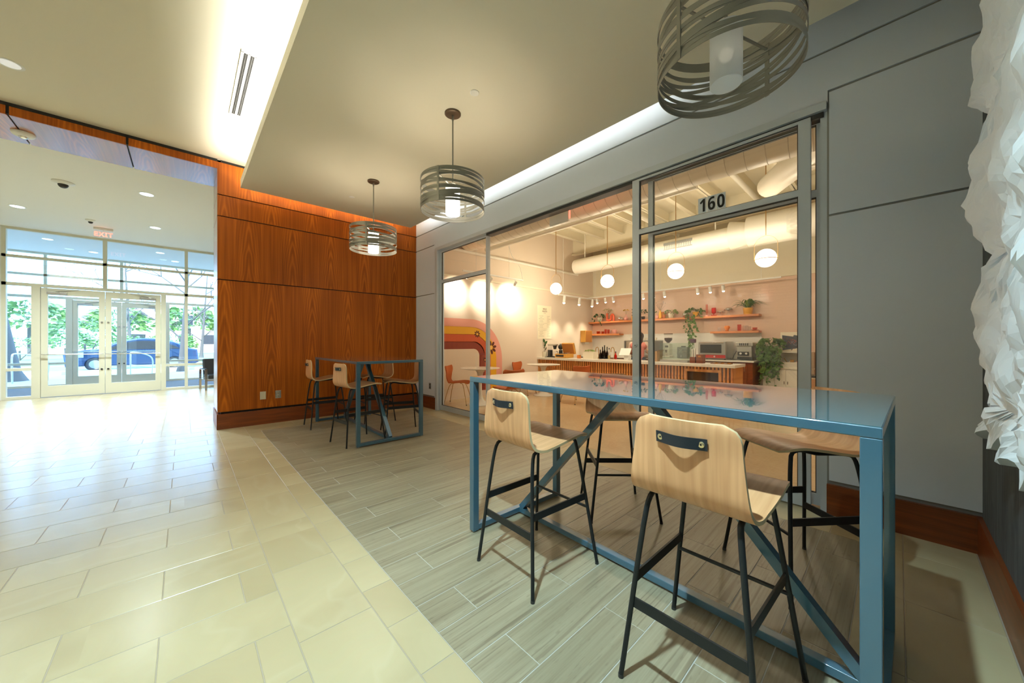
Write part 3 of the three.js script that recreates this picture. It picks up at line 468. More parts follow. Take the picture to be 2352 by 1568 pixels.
// ================================================================ CRUMPLED PAPER RELIEF on the blue wall
{
  const nx = 46, ny = 96, x0 = 1.3, y1 = 3.4, P = [], idx = [];
  const cell = (x, y, s, f) => { let m1 = 9, m2 = 9; const X = x * f, Y = y * f, xi = Math.floor(X), yi = Math.floor(Y); for (let a = -1; a < 2; a++) for (let b = -1; b < 2; b++) { const px = xi + a + hash(xi + a, yi + b, s), py = yi + b + hash(xi + a, yi + b, s + 1), d = Math.hypot(px - X, py - Y); if (d < m1) { m2 = m1; m1 = d; } else if (d < m2) m2 = d; } return [m1, m2]; };
  const edge = y => 2.42 + 0.46 * Math.pow(Math.abs(Math.sin(y * 5.4 + 0.7)), 0.55) + 0.12 * (noise(y * 11, 1, 5) - 0.5) + 0.05 * (noise(y * 34, 2, 6) - 0.5);
  for (let j = 0; j <= ny; j++) for (let i = 0; i <= nx; i++) {
    const u = i / nx, v = j / ny, yb = 0.80 + 0.07 * noise(u * 14, 3, 8) + 0.06 * Math.abs(Math.sin(u * 17)), y = yb + (y1 - yb) * v, xr = edge(y), x = x0 + (xr - x0) * u;
    const [a, b] = cell(x, y, 3, 4.2), [c, d] = cell(x, y, 9, 9); let h = 0.05 + 0.042 * (b - a) + 0.016 * (d - c) + 0.05 * noise(x * 2.2, y * 1.8, 14) + 0.02 * Math.pow(Math.abs(Math.sin(y * 5.4 + 0.7)), 0.5);
    h *= Math.min(1, 0.4 + Math.min(1 - u, 0.12) * 5); P.push(x, y, ZR - h);
  }
  const c = nx + 1; for (let j = 0; j < ny; j++) for (let i = 0; i < nx; i++) { const a = j * c + i; idx.push(a, a + c, a + 1, a + 1, a + c, a + c + 1); }
  const base = P.length / 3, rim = []; for (let i = 0; i < nx; i++) rim.push(i); for (let j = 0; j < ny; j++) rim.push(j * c + nx); for (let i = nx; i > 0; i--) rim.push(ny * c + i); for (let j = ny; j > 0; j--) rim.push(j * c);
  rim.forEach(k => P.push(P[k * 3], P[k * 3 + 1], ZR - 0.004)); rim.forEach((k, i) => { const n = (i + 1) % rim.length; idx.push(k, rim[n], base + i, rim[n], base + n, base + i); });
  let g = new THREE.BufferGeometry(); g.setAttribute('position', new THREE.Float32BufferAttribute(P, 3)); g.setIndex(idx); g = g.toNonIndexed(); g.computeVertexNormals();
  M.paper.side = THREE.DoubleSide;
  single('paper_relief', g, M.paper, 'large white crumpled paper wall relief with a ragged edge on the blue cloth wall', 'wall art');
}
// ================================================================ LOUNGE CHAIR by the entrance glazing
{
  const t = thing('lounge_chair', 'black leather lounge chair on a chrome flat-bar frame by the entrance glazing', 'chair', [0.72, 0, -12.75], 0.15);
  const hide = std('hide', { color: lin(0.02, 0.02, 0.022), roughness: 0.4 });
  obj('seat', rbox(0.62, 0.11, 0.62, 0.03, 0.02, 0.36, 0).rotateX(0.0), hide, t); obj('backrest', rbox(0.62, 0.46, 0.11, 0.03, 0, 0, 0).rotateX(-0.22).translate(0.02, 0.60, -0.31), hide, t);
  for (const s of [-1, 1]) { const x = s * 0.36 + 0.02; obj('side_frame', [bar([x, 0.02, 0.33], [x, 0.56, 0.33], 0.012, 0.05).rotateY(0), box(0.05, 0.56, 0.012, x, 0.28, 0.33), box(0.05, 0.56, 0.012, x, 0.28, -0.33), box(0.05, 0.012, 0.68, x, 0.56, 0), box(0.05, 0.012, 0.68, x, 0.30, 0)], M.chrome, t); obj('armrest', rbox(0.07, 0.02, 0.5, 0.008, x, 0.575, 0.02), hide, t); }
  obj('cross_bar', [box(0.72, 0.04, 0.012, 0.02, 0.27, 0.3), box(0.72, 0.04, 0.012, 0.02, 0.27, -0.3)], M.chrome, t);
}

// ================================================================ CAFE ROOM
std('cafeWall', { color: lin(0.78, 0.66, 0.53), roughness: 0.8 }); std('cafeUpper', { color: lin(0.82, 0.75, 0.58), roughness: 0.85 });
const zellige = tex(256, 512, (u, v) => { const r = v * 8, k = Math.floor(r), f = r - k, q = u * 2 + (k % 2) * 0.5, e = q - Math.floor(q), m = Math.min(f, 1 - f) < 0.04 || Math.min(e, 1 - e) < 0.01 ? 0 : 1, n = fbm(u * 6, v * 40, 91, 6, 40, 3); return m * (0.55 + 0.45 * n); }, false);
std('pinkTile', { color: lin(0.78, 0.56, 0.43), roughness: 0.08, bumpMap: rep(zellige, 1.6, 1.9), bumpScale: 0.0016 });
std('backsplash', { color: lin(0.80, 0.77, 0.70), roughness: 0.5 });
struct('wall_cafe_left', span(3.66, XB + 0.1, 0, 4.75, ZM - 0.1, ZM), M.cafeWall);
{
  const w = struct('wall_cafe_back', span(XB, XB + 0.1, 0, 4.75, ZM, 1.6), M.cafeUpper);
  obj('tiled_panel', span(XB - 0.012, XB, 1.525, 2.74, ZM, 1.5), M.pinkTile, w); obj('side_panel', span(XB - 0.012, XB, 0, 1.525, -2.13, 1.5), M.pinkTile, w); obj('backsplash', span(XB - 0.016, XB, 0.88, 1.525, ZM, -2.13), M.backsplash, w);
  struct('trim_2', [span(XB - 0.05, XB, 2.74, 2.78, ZM + 0.05, 1.5), span(3.66, XB, 2.74, 2.78, ZM, ZM + 0.03)], M.cafeUpper);
  struct('wall_cafe_right', span(3.52, XB + 0.1, 0, 4.75, 1.5, 1.6), M.cafeWall);
  struct('wall_cafe_front', [span(3.66, 3.68, 0, 4.75, ZM, -5.94), span(3.66, 3.68, 0, 4.75, -0.35, 1.5), span(3.66, 3.68, 3.07, 4.75, -5.94, -0.35), span(3.52, 3.66, 0, 4.75, ZR + 0.1, 1.5)], M.cafeWall);
  const c = struct('ceiling_005', span(3.66, XB, CCEIL, CCEIL + 0.1, ZM, 1.5), M.cafeUpper);
  for (let z = -6.3; z < 1.4; z += 0.62) obj('joist', [span(3.66, XB, CCEIL - 0.24, CCEIL - 0.225, z - 0.05, z + 0.05), span(3.66, XB, CCEIL - 0.24, CCEIL, z - 0.006, z + 0.006)], M.cafeUpper, c);
  obj('girder', [span(8.75, 8.77, CCEIL - 0.5, CCEIL, ZM, 1.5), span(8.68, 8.84, CCEIL - 0.52, CCEIL - 0.5, ZM, 1.5)], M.cafeUpper, c);
}
// ---- ducts and pipes
const ductM = std('ductPaint', { color: lin(0.80, 0.76, 0.66), roughness: 0.45 });
{
  const d = thing('spiral_duct', 'cream painted spiral duct running along the shopfront inside', 'duct', [4.78, 3.60, -2.65]); d.rotation.x = 0.016;
  const Z0 = -4.0, Z1 = 4.0, DR = 0.30;
  obj('shell', cyl(DR, DR, Z1 - Z0, 0, 0, 0, 44).rotateX(Math.PI / 2), ductM, d);
  obj('seams', Array.from({ length: 40 }, (_, i) => new THREE.TorusGeometry(DR + 0.0005, 0.004, 5, 40).rotateY(0.1).translate(0, 0, Z0 + 0.15 + i * 0.197)), M.seam || std('seam', { color: lin(0.55, 0.50, 0.42), roughness: 0.5 }), d);
  obj('branch', tube([[0.15, -0.02, 2.2], [0.6, -0.05, 2.05], [1.1, 0.0, 1.7], [1.9, 0.12, 1.3]], 0.17, 30, 20), ductM, d); obj('clamp', new THREE.TorusGeometry(0.178, 0.014, 8, 30).rotateY(1.0).translate(0.62, -0.05, 2.03), ductM, d);
  const e = thing('supply_duct', 'long cream round duct with a side grille above the counter', 'duct', [8.2, 3.42, 0]);
  obj('shell', [cyl(0.205, 0.205, 3.9, 0, 0, 0, 40).rotateX(Math.PI / 2).translate(0, 0, -4.25)], ductM, e); obj('wide_section', [cyl(0.29, 0.29, 3.4, 0, 0, 0, 40).rotateX(Math.PI / 2).translate(0, 0.03, -0.3), cyl(0.29, 0.205, 0.3, 0, 0, 0, 40).rotateX(-Math.PI / 2).translate(0, 0.015, -2.15)], ductM, e);
  obj('grille', [box(0.012, 0.16, 0.62, -0.195, 0.02, -3.3), ...Array.from({ length: 16 }, (_, i) => box(0.006, 0.13, 0.014, -0.205, 0.02, -3.58 + i * 0.0373))], M.reveal, e);
  for (const z of [-5.9, -4.4, -2.6, -0.6]) obj('hanger', [rod([0, 0.2, z], [0, CCEIL - 3.42, z], 0.012)], ductM, e);
  const pipe = (l, a, b, r) => single('ceiling_pipe', rod(a, b, r), ductM, l, 'pipe', undefined);
  pipe('thin cream pipe along the upper back wall of the cafe', [9.0, 3.75, -6.6], [9.0, 3.75, 1.4], 0.05); pipe('thin cream conduit along the upper mural wall', [3.75, 3.35, ZM + 0.06], [8.9, 3.35, ZM + 0.06], 0.035);
  pipe('cream sprinkler pipe crossing over the counter', [5.0, 4.12, -3.95], [9.6, 4.12, -3.95], 0.055); pipe('cream sprinkler pipe crossing near the sliding door', [5.0, 4.12, -1.9], [9.6, 4.12, -1.9], 0.045); pipe('cream conduit tube beside the spiral duct', [5.25, 3.46, -6.6], [5.25, 3.46, -1.9], 0.05);
}
// ---- exit sign by the shopfront head (plain back towards the lobby)
{
  const p = onX(1284, 497, 3.86), t = thing('exit_sign', 'exit sign with its plain white back to the lobby, inside the open shopfront bay', 'sign', [3.86, p.y, p.z]);
  obj('body', rbox(0.035, 0.215, 0.33, 0.012), M.plastic, t); obj('bracket', [rbox(0.05, 0.11, 0.12, 0.006, 0.0, 0.16, -0.04), rbox(0.17, 0.05, 0.08, 0.006, -0.095, 0.19, -0.04)], M.plastic, t); obj('lettering', text('EXIT', 0.13, 0.003).rotateY(Math.PI / 2).translate(0.0185, 0, 0), M.glowRed, t);
  area([3.89, p.y, p.z], [5, p.y + 0.3, p.z + 0.2], lin(1, 0.12, 0.07), 0.3, 0.18, 14);
}
// ---- globe pendants
const globeZ = [[1277, 663], [1395, 645], [1552, 622], [1759, 588]];
globeZ.forEach(([px, py], i) => {
  const q = onX(px, py, 6.7), t = thing('globe_pendant', ['first', 'second', 'third', 'fourth'][i] + ' brass stemmed white globe pendant counted from the mural wall', 'pendant light', [6.7, 0, q.z], 0, 'globe pendants in the cafe'), y = 2.595, R = 0.142;
  obj('globe', new THREE.SphereGeometry(R, 36, 24).translate(0, y, 0), M.glowGlobe, t);
  obj('stem', rod([0, y + 0.36, 0], [0, 4.10, 0], 0.008), M.brassDark || std('brassDark', { color: lin(0.55, 0.33, 0.12), roughness: 0.3, metalness: 0.8 }), t); obj('canopy', cyl(0.075, 0.075, 0.02, 0, 4.10, 0, 28), M.brassDark, t); obj('mount', [cyl(0.05, 0.06, 0.14, 0, 4.18, 0), rod([0, 4.2, 0], [0, CCEIL, 0], 0.015)], ductM, t);
  const hoop = []; for (let k = 0; k <= 20; k++) { const a = Math.PI * k / 20; hoop.push([0, y + 0.19 + 0.16 * Math.sin(a), (R + 0.012) * Math.cos(a)]); } obj('hoop', tube([[0, y - 0.02, R + 0.012], ...hoop, [0, y - 0.02, -R - 0.012]], 0.004, 60, 6), M.brassDark, t); obj('ring', new THREE.TorusGeometry(R + 0.006, 0.005, 6, 40).rotateX(Math.PI / 2).translate(0, y - 0.02, 0), M.brassDark, t);
  const l = new THREE.PointLight(WARM, 4.0, 0, 2); l.position.set(0, y, 0); l.castShadow = true; l.shadow.radius = 5; t.add(l);
});
// ---- track lights
function trackHead(t, x, y, z, dir, r = 0.033, len = 0.11) { const d = V(...dir).normalize(), c = V(x, y - 0.09, z), a = c.clone().addScaledVector(d, -len / 2), b = c.clone().addScaledVector(d, len / 2); const h = obj('head', [rod(a.toArray(), b.toArray(), r, 18), rod([x, y, z], [x, y - 0.06, z], 0.007)], M.plastic, t); obj('lens', new THREE.SphereGeometry(r * 0.85, 18, 10).translate(...b.toArray()), M.glowSpot, h); return b.addScaledVector(d, r * 0.85 + 0.012); }
{
  const t = thing('track_light', 'hanging white track with three spot heads aimed at the mural wall', 'track light', [0, 0, 0]), tx = [4.25, 6.0], y = 2.77, z = -6.12;
  obj('track', box(tx[1] - tx[0], 0.03, 0.035, (tx[0] + tx[1]) / 2, y, z), M.plastic, t); for (const x of [4.6, 5.55]) obj('wire', rod([x, y, z], [x, 4.2, z], 0.003), M.plastic, t); obj('feed_cord', tube([[6.0, y, z], [5.9, y + 0.3, z], [5.6, y + 0.6, z], [5.5, 4.2, z]], 0.006, 30, 6), M.plastic, t);
  for (const [x, tx1] of [[4.4, 4.462], [5.0, 5.238], [5.75, 6.078]]) { const dir = [tx1 - x, 2.42 - 2.68, ZM - z], b = trackHead(t, x, y - 0.015, z, dir); spot(b.toArray(), [tx1, 2.40, ZM], lin(1, 0.93, 0.76), 8, 0.72, 1.0, 1.5); }
  const s = thing('track_light', 'white track along the mural wall end with three downward spot heads', 'track light', [0, 0, 0]); for (const x of [7.8, 9.3]) obj('wire', rod([x, 2.6, -6.35], [x, 4.205, -6.35], 0.004), M.plastic, s);
  obj('track', box(2.0, 0.03, 0.035, 8.6, 2.60, -6.35), M.plastic, s); for (const x of [7.85, 8.55, 9.2]) { const b = trackHead(s, x, 2.585, -6.35, [0, -1, -0.12], 0.04, 0.2); spot(b.toArray(), [x + 0.05, 0.9, -6.55], lin(1, 0.9, 0.66), 5, 0.62, 0.8, 1.2); }
  const w = thing('track_light', 'white track along the shelf wall with a row of small spot heads', 'track light', [0, 0, 0]); for (const z of [-6.2, -4.2, -2.0]) obj('wire', rod([9.15, 2.64, z], [9.15, 4.205, z], 0.004), M.plastic, w);
  obj('track', box(0.035, 0.03, 4.9, 9.15, 2.64, -4.1), M.plastic, w); [1371, 1390, 1408.5, 1477, 1501, 1526, 1602, 1631, 1661].forEach(px => { const z = onX(px, 690, 9.15).z, b = trackHead(w, 9.15, 2.625, z, [0.30, -1, 0], 0.035, 0.13); spot(b.toArray(), [9.75, 1.0, z], lin(1, 0.9, 0.7), 0.9, 0.6, 0.8, 1.2); });
}
// ---- painted arch mural on the left wall
{
  const t = thing('wall_mural', 'painted retro arch of pink, yellow, orange and brown stripes on the cafe wall', 'mural', [0, 0, ZM]);
  const band = (top, right, w, ri, col, nm, i) => { // stripe running from the left, round a corner, then down
    const s = new THREE.Shape(), ro = ri + w, xl = 3.68, yb = 0.14; s.moveTo(xl, top); s.lineTo(right - ro, top); s.absarc(right - ro, top - ro, ro, Math.PI / 2, 0, true); s.lineTo(right, yb); s.lineTo(right - w, yb); s.lineTo(right - w, top - ro); s.absarc(right - ro, top - ro, ri, 0, Math.PI / 2, false); s.lineTo(xl, top - w); s.closePath();
    obj(nm, new THREE.ExtrudeGeometry(s, { depth: 0.001, bevelEnabled: false, curveSegments: 24 }), std(nm, { color: col, roughness: 0.7 }), t);
  };
  band(1.822, 5.872, 0.186, 0.78, lin(0.80, 0.36, 0.28), 'pink_stripe'); band(1.641, 5.686, 0.176, 0.60, lin(0.82, 0.42, 0.02), 'yellow_stripe'); band(1.47, 5.506, 0.176, 0.40, lin(0.60, 0.10, 0.03), 'orange_stripe'); band(1.299, 5.33, 0.17, 0.17, lin(0.24, 0.035, 0.02), 'brown_stripe');
  const br = std('flowerBrown', { color: lin(0.11, 0.02, 0.008), roughness: 0.7 }), ye = std('flowerYellow', { color: lin(0.86, 0.52, 0.12), roughness: 0.7 });
  for (const [x, y, r] of [[5.095, 1.476, 0.085], [5.519, 1.154, 0.165], [5.33, 0.86, 0.06]]) {
    const f = obj('flower', Array.from({ length: 8 }, (_, k) => { const a = k * Math.PI / 4 + 0.2, s = new THREE.Shape(); s.absellipse(0, 0, r * 0.36, r * 0.2, 0, Math.PI * 2); return new THREE.ExtrudeGeometry(s, { depth: 0.001, bevelEnabled: false, curveSegments: 10 }).rotateZ(a).translate(x + Math.cos(a) * r * 0.66, y + Math.sin(a) * r * 0.66, 0.001); }), br, t);
    obj('flower_centre', cyl(r * 0.26, r * 0.26, 0.001, 0, 0, 0, 20).rotateX(Math.PI / 2).translate(x, y, 0.0022), ye, f);
  }
}
// ---- menu poster
{
  const cv = document.createElement('canvas'); cv.width = 320; cv.height = 512; const c = cv.getContext('2d'); c.fillStyle = '#f2e8cd'; c.fillRect(0, 0, 320, 512); c.fillStyle = '#6b4630'; c.textAlign = 'center'; c.font = 'bold 34px sans-serif'; c.fillText('WILD', 165, 62); c.fillText('ROOTS', 165, 98); c.font = '14px serif'; c.fillText('COFFEE', 165, 118);
  c.fillStyle = '#8a7a5c'; for (let j = 0; j < 15; j++) { if (j === 5 || j === 9 || j === 10) { c.fillRect(16, 160 + j * 22, 288, 2); continue; } const w = [90, 60, 120, 80][j % 4]; c.fillRect(70 - w / 3, 158 + j * 22, w, 3); c.fillRect(215, 158 + j * 22, w * 0.7, 3); }
  const map = new THREE.CanvasTexture(cv); map.colorSpace = THREE.SRGBColorSpace; const t = thing('menu_poster', 'tall cream menu sheet on the wall above the counter end', 'poster', [7.45, 1.845, ZM]);
  const g = new THREE.PlaneGeometry(0.58, 0.93); obj('sheet', g.translate(0, 0, 0.007), Object.assign(std('posterPrint', { map, roughness: 0.8 })), t); obj('board', box(0.585, 0.935, 0.005, 0, 0, 0.0035), M.plastic, t);
}
// ---- counter: body with upright pine slats, worktop, framed niche
const pine = [0, 1, 2, 3].map(i => std('pine' + i, { map: rep(pineT, 1, 1), color: lin(...[[1, 1, 1], [1, 0.88, 0.76], [1, 0.94, 0.86], [0.86, 0.70, 0.56]][i]), roughness: 0.55 }));
std('orangeWood', { map: rep(woodH, 1, 1.5), color: lin(1, 0.82, 0.62), roughness: 0.4 });
{
  const t = thing('service_counter', 'cafe service counter faced with upright pine slats', 'counter', [0, 0, 0]);
  obj('body', [span(7.215, 7.76, 0, 0.818, ZM, -2.84), span(7.215, 7.76, 0, 0.818, -2.18, -2.01), span(7.215, 7.76, 0.74, 0.818, -2.84, -2.18), span(7.55, 7.76, 0, 0.74, -2.84, -2.18), span(7.215, 7.55, 0, 0.12, -2.84, -2.18)], std('counterCore', { color: lin(0.10, 0.035, 0.012), roughness: 0.8 }), t);
  const full = rbox(0.03, 0.80, 0.038, 0.005, 0, 0.415, 0, 1), short = rbox(0.03, 0.05, 0.038, 0.005, 0, 0.793, 0, 1);
  for (let z = ZM + 0.03, k = 0; z < -2.0; z += 0.0618, k++) { const n = z > -2.87 && z < -2.15; const m = obj('slat', n ? short : full, pine[(k * 7 + (k % 5) * 3) % 4], t); m.position.set(7.202, 0, z); m.rotation.y = 0; }
  const sideSlat = rbox(0.028, 0.80, 0.022, 0.004, 0, 0.415, 0, 1); for (let x = 7.24, k = 0; x < 7.76; x += 0.037, k++) obj('slat', sideSlat, pine[(k * 3) % 2 * 2], t).position.set(x, 0, -2.0);
  obj('niche_frame', [span(7.19, 7.23, 0.72, 0.768, -2.84, -2.18), span(7.19, 7.23, 0.08, 0.128, -2.84, -2.18), span(7.19, 7.23, 0.128, 0.72, -2.84, -2.79), span(7.19, 7.23, 0.128, 0.72, -2.23, -2.18)], pine[0], t);
  const wt = single('worktop', rbox(0.64, 0.056, 4.79, 0.006, 7.47, 0.846, (ZM - 1.955) / 2), std('worktopWhite', { color: lin(0.82, 0.79, 0.72), roughness: 0.3 }), 'long white worktop laid on the slatted service counter', 'worktop');
  const b = thing('back_counter', 'orange brown base cabinet along the shelf wall', 'cabinet', [0, 0, 0]);
  obj('body', span(9.12, XB - 0.02, 0, 0.835, ZM + 0.004, -2.15), M.orangeWood, b); for (let z = ZM + 0.02; z < -2.4; z += 0.64) { const d = obj('door', rbox(0.018, 0.74, 0.61, 0.003, 9.111, 0.43, z + 0.32), M.orangeWood, b); obj('handle', box(0.012, 0.12, 0.01, 9.10, 0.70, z + 0.58), M.brass, d); }
  single('worktop', rbox(0.70, 0.038, 4.63, 0.006, 9.43, 0.856, (ZM - 2.13) / 2), M.worktopWhite, 'white worktop on the orange brown cabinet under the shelves', 'worktop');
}
// ---- floating shelves
const shelfM = std('shelfWood', { map: rep(woodH, 1, 2), color: lin(1.0, 1.0, 0.95), emissive: lin(0, 0, 0), roughness: 0.5 });
const shelf = (z0, z1, y, l) => single('wall_shelf', rbox(0.26, 0.05, z1 - z0, 0.004, XB - 0.142, y, (z0 + z1) / 2), std('shelf' + y + z0, { color: lin(0.62, 0.22, 0.07), roughness: 0.45 }), l, 'shelf');
shelf(-6.72, -2.13, 1.905, 'long orange wooden upper shelf on the pink tiled wall'); shelf(-6.72, -5.63, 1.525, 'short orange wooden lower shelf next to the mural wall'); shelf(-3.14, -2.13, 1.525, 'short orange wooden lower shelf above the toaster');

// ================================================================ CAFE FURNITURE
const atDepth = (px, d) => { const r = ray(px, HORIZON); return [r.x * d, 0, r.z * d]; };
std('orangeFabric', { color: lin(0.50, 0.115, 0.022), roughness: 0.7 }); std('tulip', { color: lin(0.80, 0.76, 0.68), roughness: 0.25 }); std('goldLeg', { color: lin(0.50, 0.32, 0.13), roughness: 0.35, metalness: 0.8 });
function tulipTable(pos, label) { const t = thing('pedestal_table', label, 'table', pos); obj('top', lathe([[0, 0.722], [0.30, 0.722], [0.41, 0.742], [0.412, 0.748], [0.408, 0.752], [0, 0.752]], 56), M.tulip, t); obj('pedestal', lathe([[0.24, 0], [0.245, 0.006], [0.235, 0.016], [0.16, 0.036], [0.09, 0.075], [0.052, 0.15], [0.036, 0.27], [0.033, 0.42], [0.042, 0.56], [0.07, 0.66], [0.12, 0.722]], 48), M.tulip, t); }
tulipTable(atDepth(1103, 7.37), 'white pedestal table before the striped mural'); tulipTable(atDepth(1248, 8.66), 'white pedestal table next to the slatted counter');
const chair0 = (() => {
  const t = thing('shell_chair', '', 'chair', [0, 0, 0], 0, 'orange shell chairs in the cafe');
  const ctrl = [[0.23, 0.42], [0.20, 0.445], [0.08, 0.452], [-0.08, 0.44], [-0.155, 0.45], [-0.195, 0.50], [-0.215, 0.58], [-0.235, 0.70], [-0.262, 0.80]], cv = new THREE.CatmullRomCurve3(ctrl.map(c => V(c[0], c[1], 0)), false, 'centripetal'), NP = 30, NZ = 14, P = [], ix = [];
  const wid = u => { const k = [[0, 0.15], [0.06, 0.2], [0.25, 0.225], [0.45, 0.17], [0.58, 0.14], [0.75, 0.19], [0.90, 0.238], [0.96, 0.236], [1, 0.20]]; for (let i = 1; i < k.length; i++) if (u <= k[i][0]) { const a = (u - k[i - 1][0]) / (k[i][0] - k[i - 1][0]); return k[i - 1][1] + (k[i][1] - k[i - 1][1]) * sm(a); } return 0.2; };
  for (let s = 0; s < 2; s++) for (let i = 0; i <= NP; i++) { const u = i / NP, p = cv.getPointAt(u), g = cv.getTangentAt(u), o = s ? -0.009 : 0.009; for (let j = 0; j <= NZ; j++) { const v = j / NZ * 2 - 1, w = wid(u), cx = u > 0.5 ? 0.06 * v * v * sm((u - 0.5) * 2) : 0, cy = u < 0.5 ? 0.012 * v * v : 0, dip = u > 0.9 ? -0.02 * (1 - v * v) * (u - 0.9) * 10 : 0; P.push(p.x + g.y * o + cx, p.y - g.x * o + cy + dip, v * w); } }
  const c = NZ + 1, n = (NP + 1) * c; for (let i = 0; i < NP; i++) for (let j = 0; j < NZ; j++) { const a = i * c + j; ix.push(a, a + 1, a + c, a + c, a + 1, a + c + 1, n + a, n + a + c, n + a + 1, n + a + c, n + a + c + 1, n + a + 1); }
  const e = (a, b) => ix.push(a, b, n + a, n + a, b, n + b); for (let i = 0; i < NP; i++) { e(i * c, (i + 1) * c); e((i + 1) * c + NZ, i * c + NZ); } for (let j = 0; j < NZ; j++) { e(j + 1, j); e(NP * c + j, NP * c + j + 1); }
  const g = new THREE.BufferGeometry(); g.setAttribute('position', new THREE.Float32BufferAttribute(P, 3)); g.setIndex(ix); obj('shell', toCreasedNormals(g, 0.9), M.orangeFabric, t);
  for (const sx of [-1, 1]) for (const sz of [-1, 1]) { const l = obj('leg', tube([[sx * 0.06, 0.43, sz * 0.05], [sx * 0.12, 0.42, sz * 0.1], [sx * 0.17, 0.30, sz * 0.16], [sx * 0.235, 0.012, sz * 0.225]], 0.0075, 20, 8), M.goldLeg, t); obj('foot_cap', cyl(0.011, 0.012, 0.014, sx * 0.235, 0.007, sz * 0.225, 10), M.darkPlastic, l); }
  return t;
})();
const face = (dx, dz) => Math.atan2(-dz, dx);
[[atDepth(1052, 7.45), face(0.65, 0.75), 'orange shell chair between the mural wall and the first pedestal table'], [atDepth(1166, 6.5), face(0.1, -1), 'orange shell chair with its back to the open bay at the mural table'], [atDepth(1203, 8.85), face(0.3, 1), 'orange shell chair by the plain wall between the mural and the counter'], [atDepth(1322, 7.6), face(0.2, -1), 'orange shell chair with its back to the open bay at the counter table']].forEach(([p, a, l], i) => { if (i) dup(chair0, l, p, a); else { chair0.position.set(...p); chair0.rotation.y = a; chair0.userData.label = l; } });

// ================================================================ PLANTS
const leafBase = (() => { const P = [0, 0, 0, -0.5, 0.35, 0.06, 0, 0.4, 0, 0.5, 0.35, 0.06, -0.32, 0.72, 0.02, 0, 0.75, -0.05, 0.32, 0.72, 0.02, 0, 1, -0.14]; const g = new THREE.BufferGeometry(); g.setAttribute('position', new THREE.Float32BufferAttribute(P, 3)); g.setIndex([0, 2, 1, 0, 3, 2, 1, 2, 4, 2, 5, 4, 2, 3, 5, 3, 6, 5, 4, 5, 7, 5, 6, 7]); return g.toNonIndexed(); })();
function leafAt(p, dir, len, wid, roll = 0) { const g = leafBase.clone(), q = new THREE.Quaternion().setFromUnitVectors(V(0, 1, 0), V(...dir).normalize()); g.scale(wid, len, len).rotateY(roll).applyQuaternion(q).translate(...p); return g; }
function finish(gs) { const g = mergeGeometries(gs); g.computeVertexNormals(); g.setAttribute('uv', new THREE.Float32BufferAttribute(new Float32Array(g.attributes.position.count * 2), 2)); return g; }
const leafMat = (n, c) => phy(n, { color: c, roughness: 0.6, transmission: 0.25, thickness: 0, side: THREE.DoubleSide });
leafMat('leafDeep', lin(0.035, 0.11, 0.022)); leafMat('leafMid', lin(0.10, 0.22, 0.03)); leafMat('leafLime', lin(0.24, 0.34, 0.06)); leafMat('leafOlive', lin(0.22, 0.25, 0.10)); leafMat('petalCream', lin(0.75, 0.68, 0.42)); leafMat('petalYellow', lin(0.72, 0.45, 0.06)); leafMat('twig', lin(0.10, 0.06, 0.03));
function clump(n, c, r, len, wid, up = 0.2) { const gs = []; for (let i = 0; i < n; i++) { const a = rnd() * 6.283, e = rr(-0.5, 1) + up, d = [Math.cos(a) * Math.cos(e), Math.sin(e), Math.sin(a) * Math.cos(e)]; const k = Math.cbrt(rr(0.2, 1)); gs.push(leafAt([c[0] + d[0] * r[0] * k, c[1] + d[1] * r[1] * k, c[2] + d[2] * r[2] * k], [d[0], d[1] * 0.4 - 0.4, d[2]], len * rr(0.7, 1.2), wid * rr(0.7, 1.2), rnd() * 6)); } return gs; }
function vine(p0, drop, n, len, wid, sway = 0.03) { const gs = [], pts = []; const a0 = rnd() * 6; for (let i = 0; i <= n; i++) { const k = i / n, x = p0[0] + sway * Math.sin(k * 5 + a0) - 0.02, y = p0[1] - drop * k, z = p0[2] + sway * 1.4 * Math.sin(k * 4 + a0 * 2); pts.push([x, y, z]); if (i) { const a = rnd() * 6.283; gs.push(leafAt([x, y, z], [Math.cos(a) * 0.6 - 0.2, -0.7, Math.sin(a) * 0.9], len * rr(0.7, 1.2), wid * rr(0.7, 1.2), rnd() * 6)); } } return { gs, stem: tube(pts, 0.003, n * 2, 5) }; }
function arch(p, a, reach, rise, wid, n = 7) { const P = [], ix = []; for (let i = 0; i <= n; i++) { const k = i / n, r = reach * k, y = rise * (2.2 * k - 2.0 * k * k), w = wid * (1 - k) ** 0.6 * Math.min(1, 0.4 + k * 3), cx = Math.cos(a), sz = Math.sin(a); for (const s of [-1, 0, 1]) P.push(p[0] + cx * r - sz * w * s, p[1] + y + (s ? 0.25 * w : 0), p[2] + sz * r + cx * w * s); } for (let i = 0; i < n; i++) for (let s = 0; s < 2; s++) { const q = i * 3 + s; ix.push(q, q + 1, q + 3, q + 3, q + 1, q + 4); } const g = new THREE.BufferGeometry(); g.setAttribute('position', new THREE.Float32BufferAttribute(P, 3)); g.setIndex(ix); return g.toNonIndexed(); }
const pot = (r0, r1, h, mat, t, dark = true) => { const p = obj('pot', lathe([[0, 0.004], [r0, 0], [r1, h], [r1 - 0.012, h], [r1 - 0.016, h - 0.02], [0, h - 0.022]], 28), mat, t); obj('soil', cyl(r1 - 0.016, r1 - 0.016, 0.006, 0, h - 0.018, 0), M.soil || std('soil', { color: lin(0.03, 0.018, 0.01), roughness: 1 }), t); return p; };
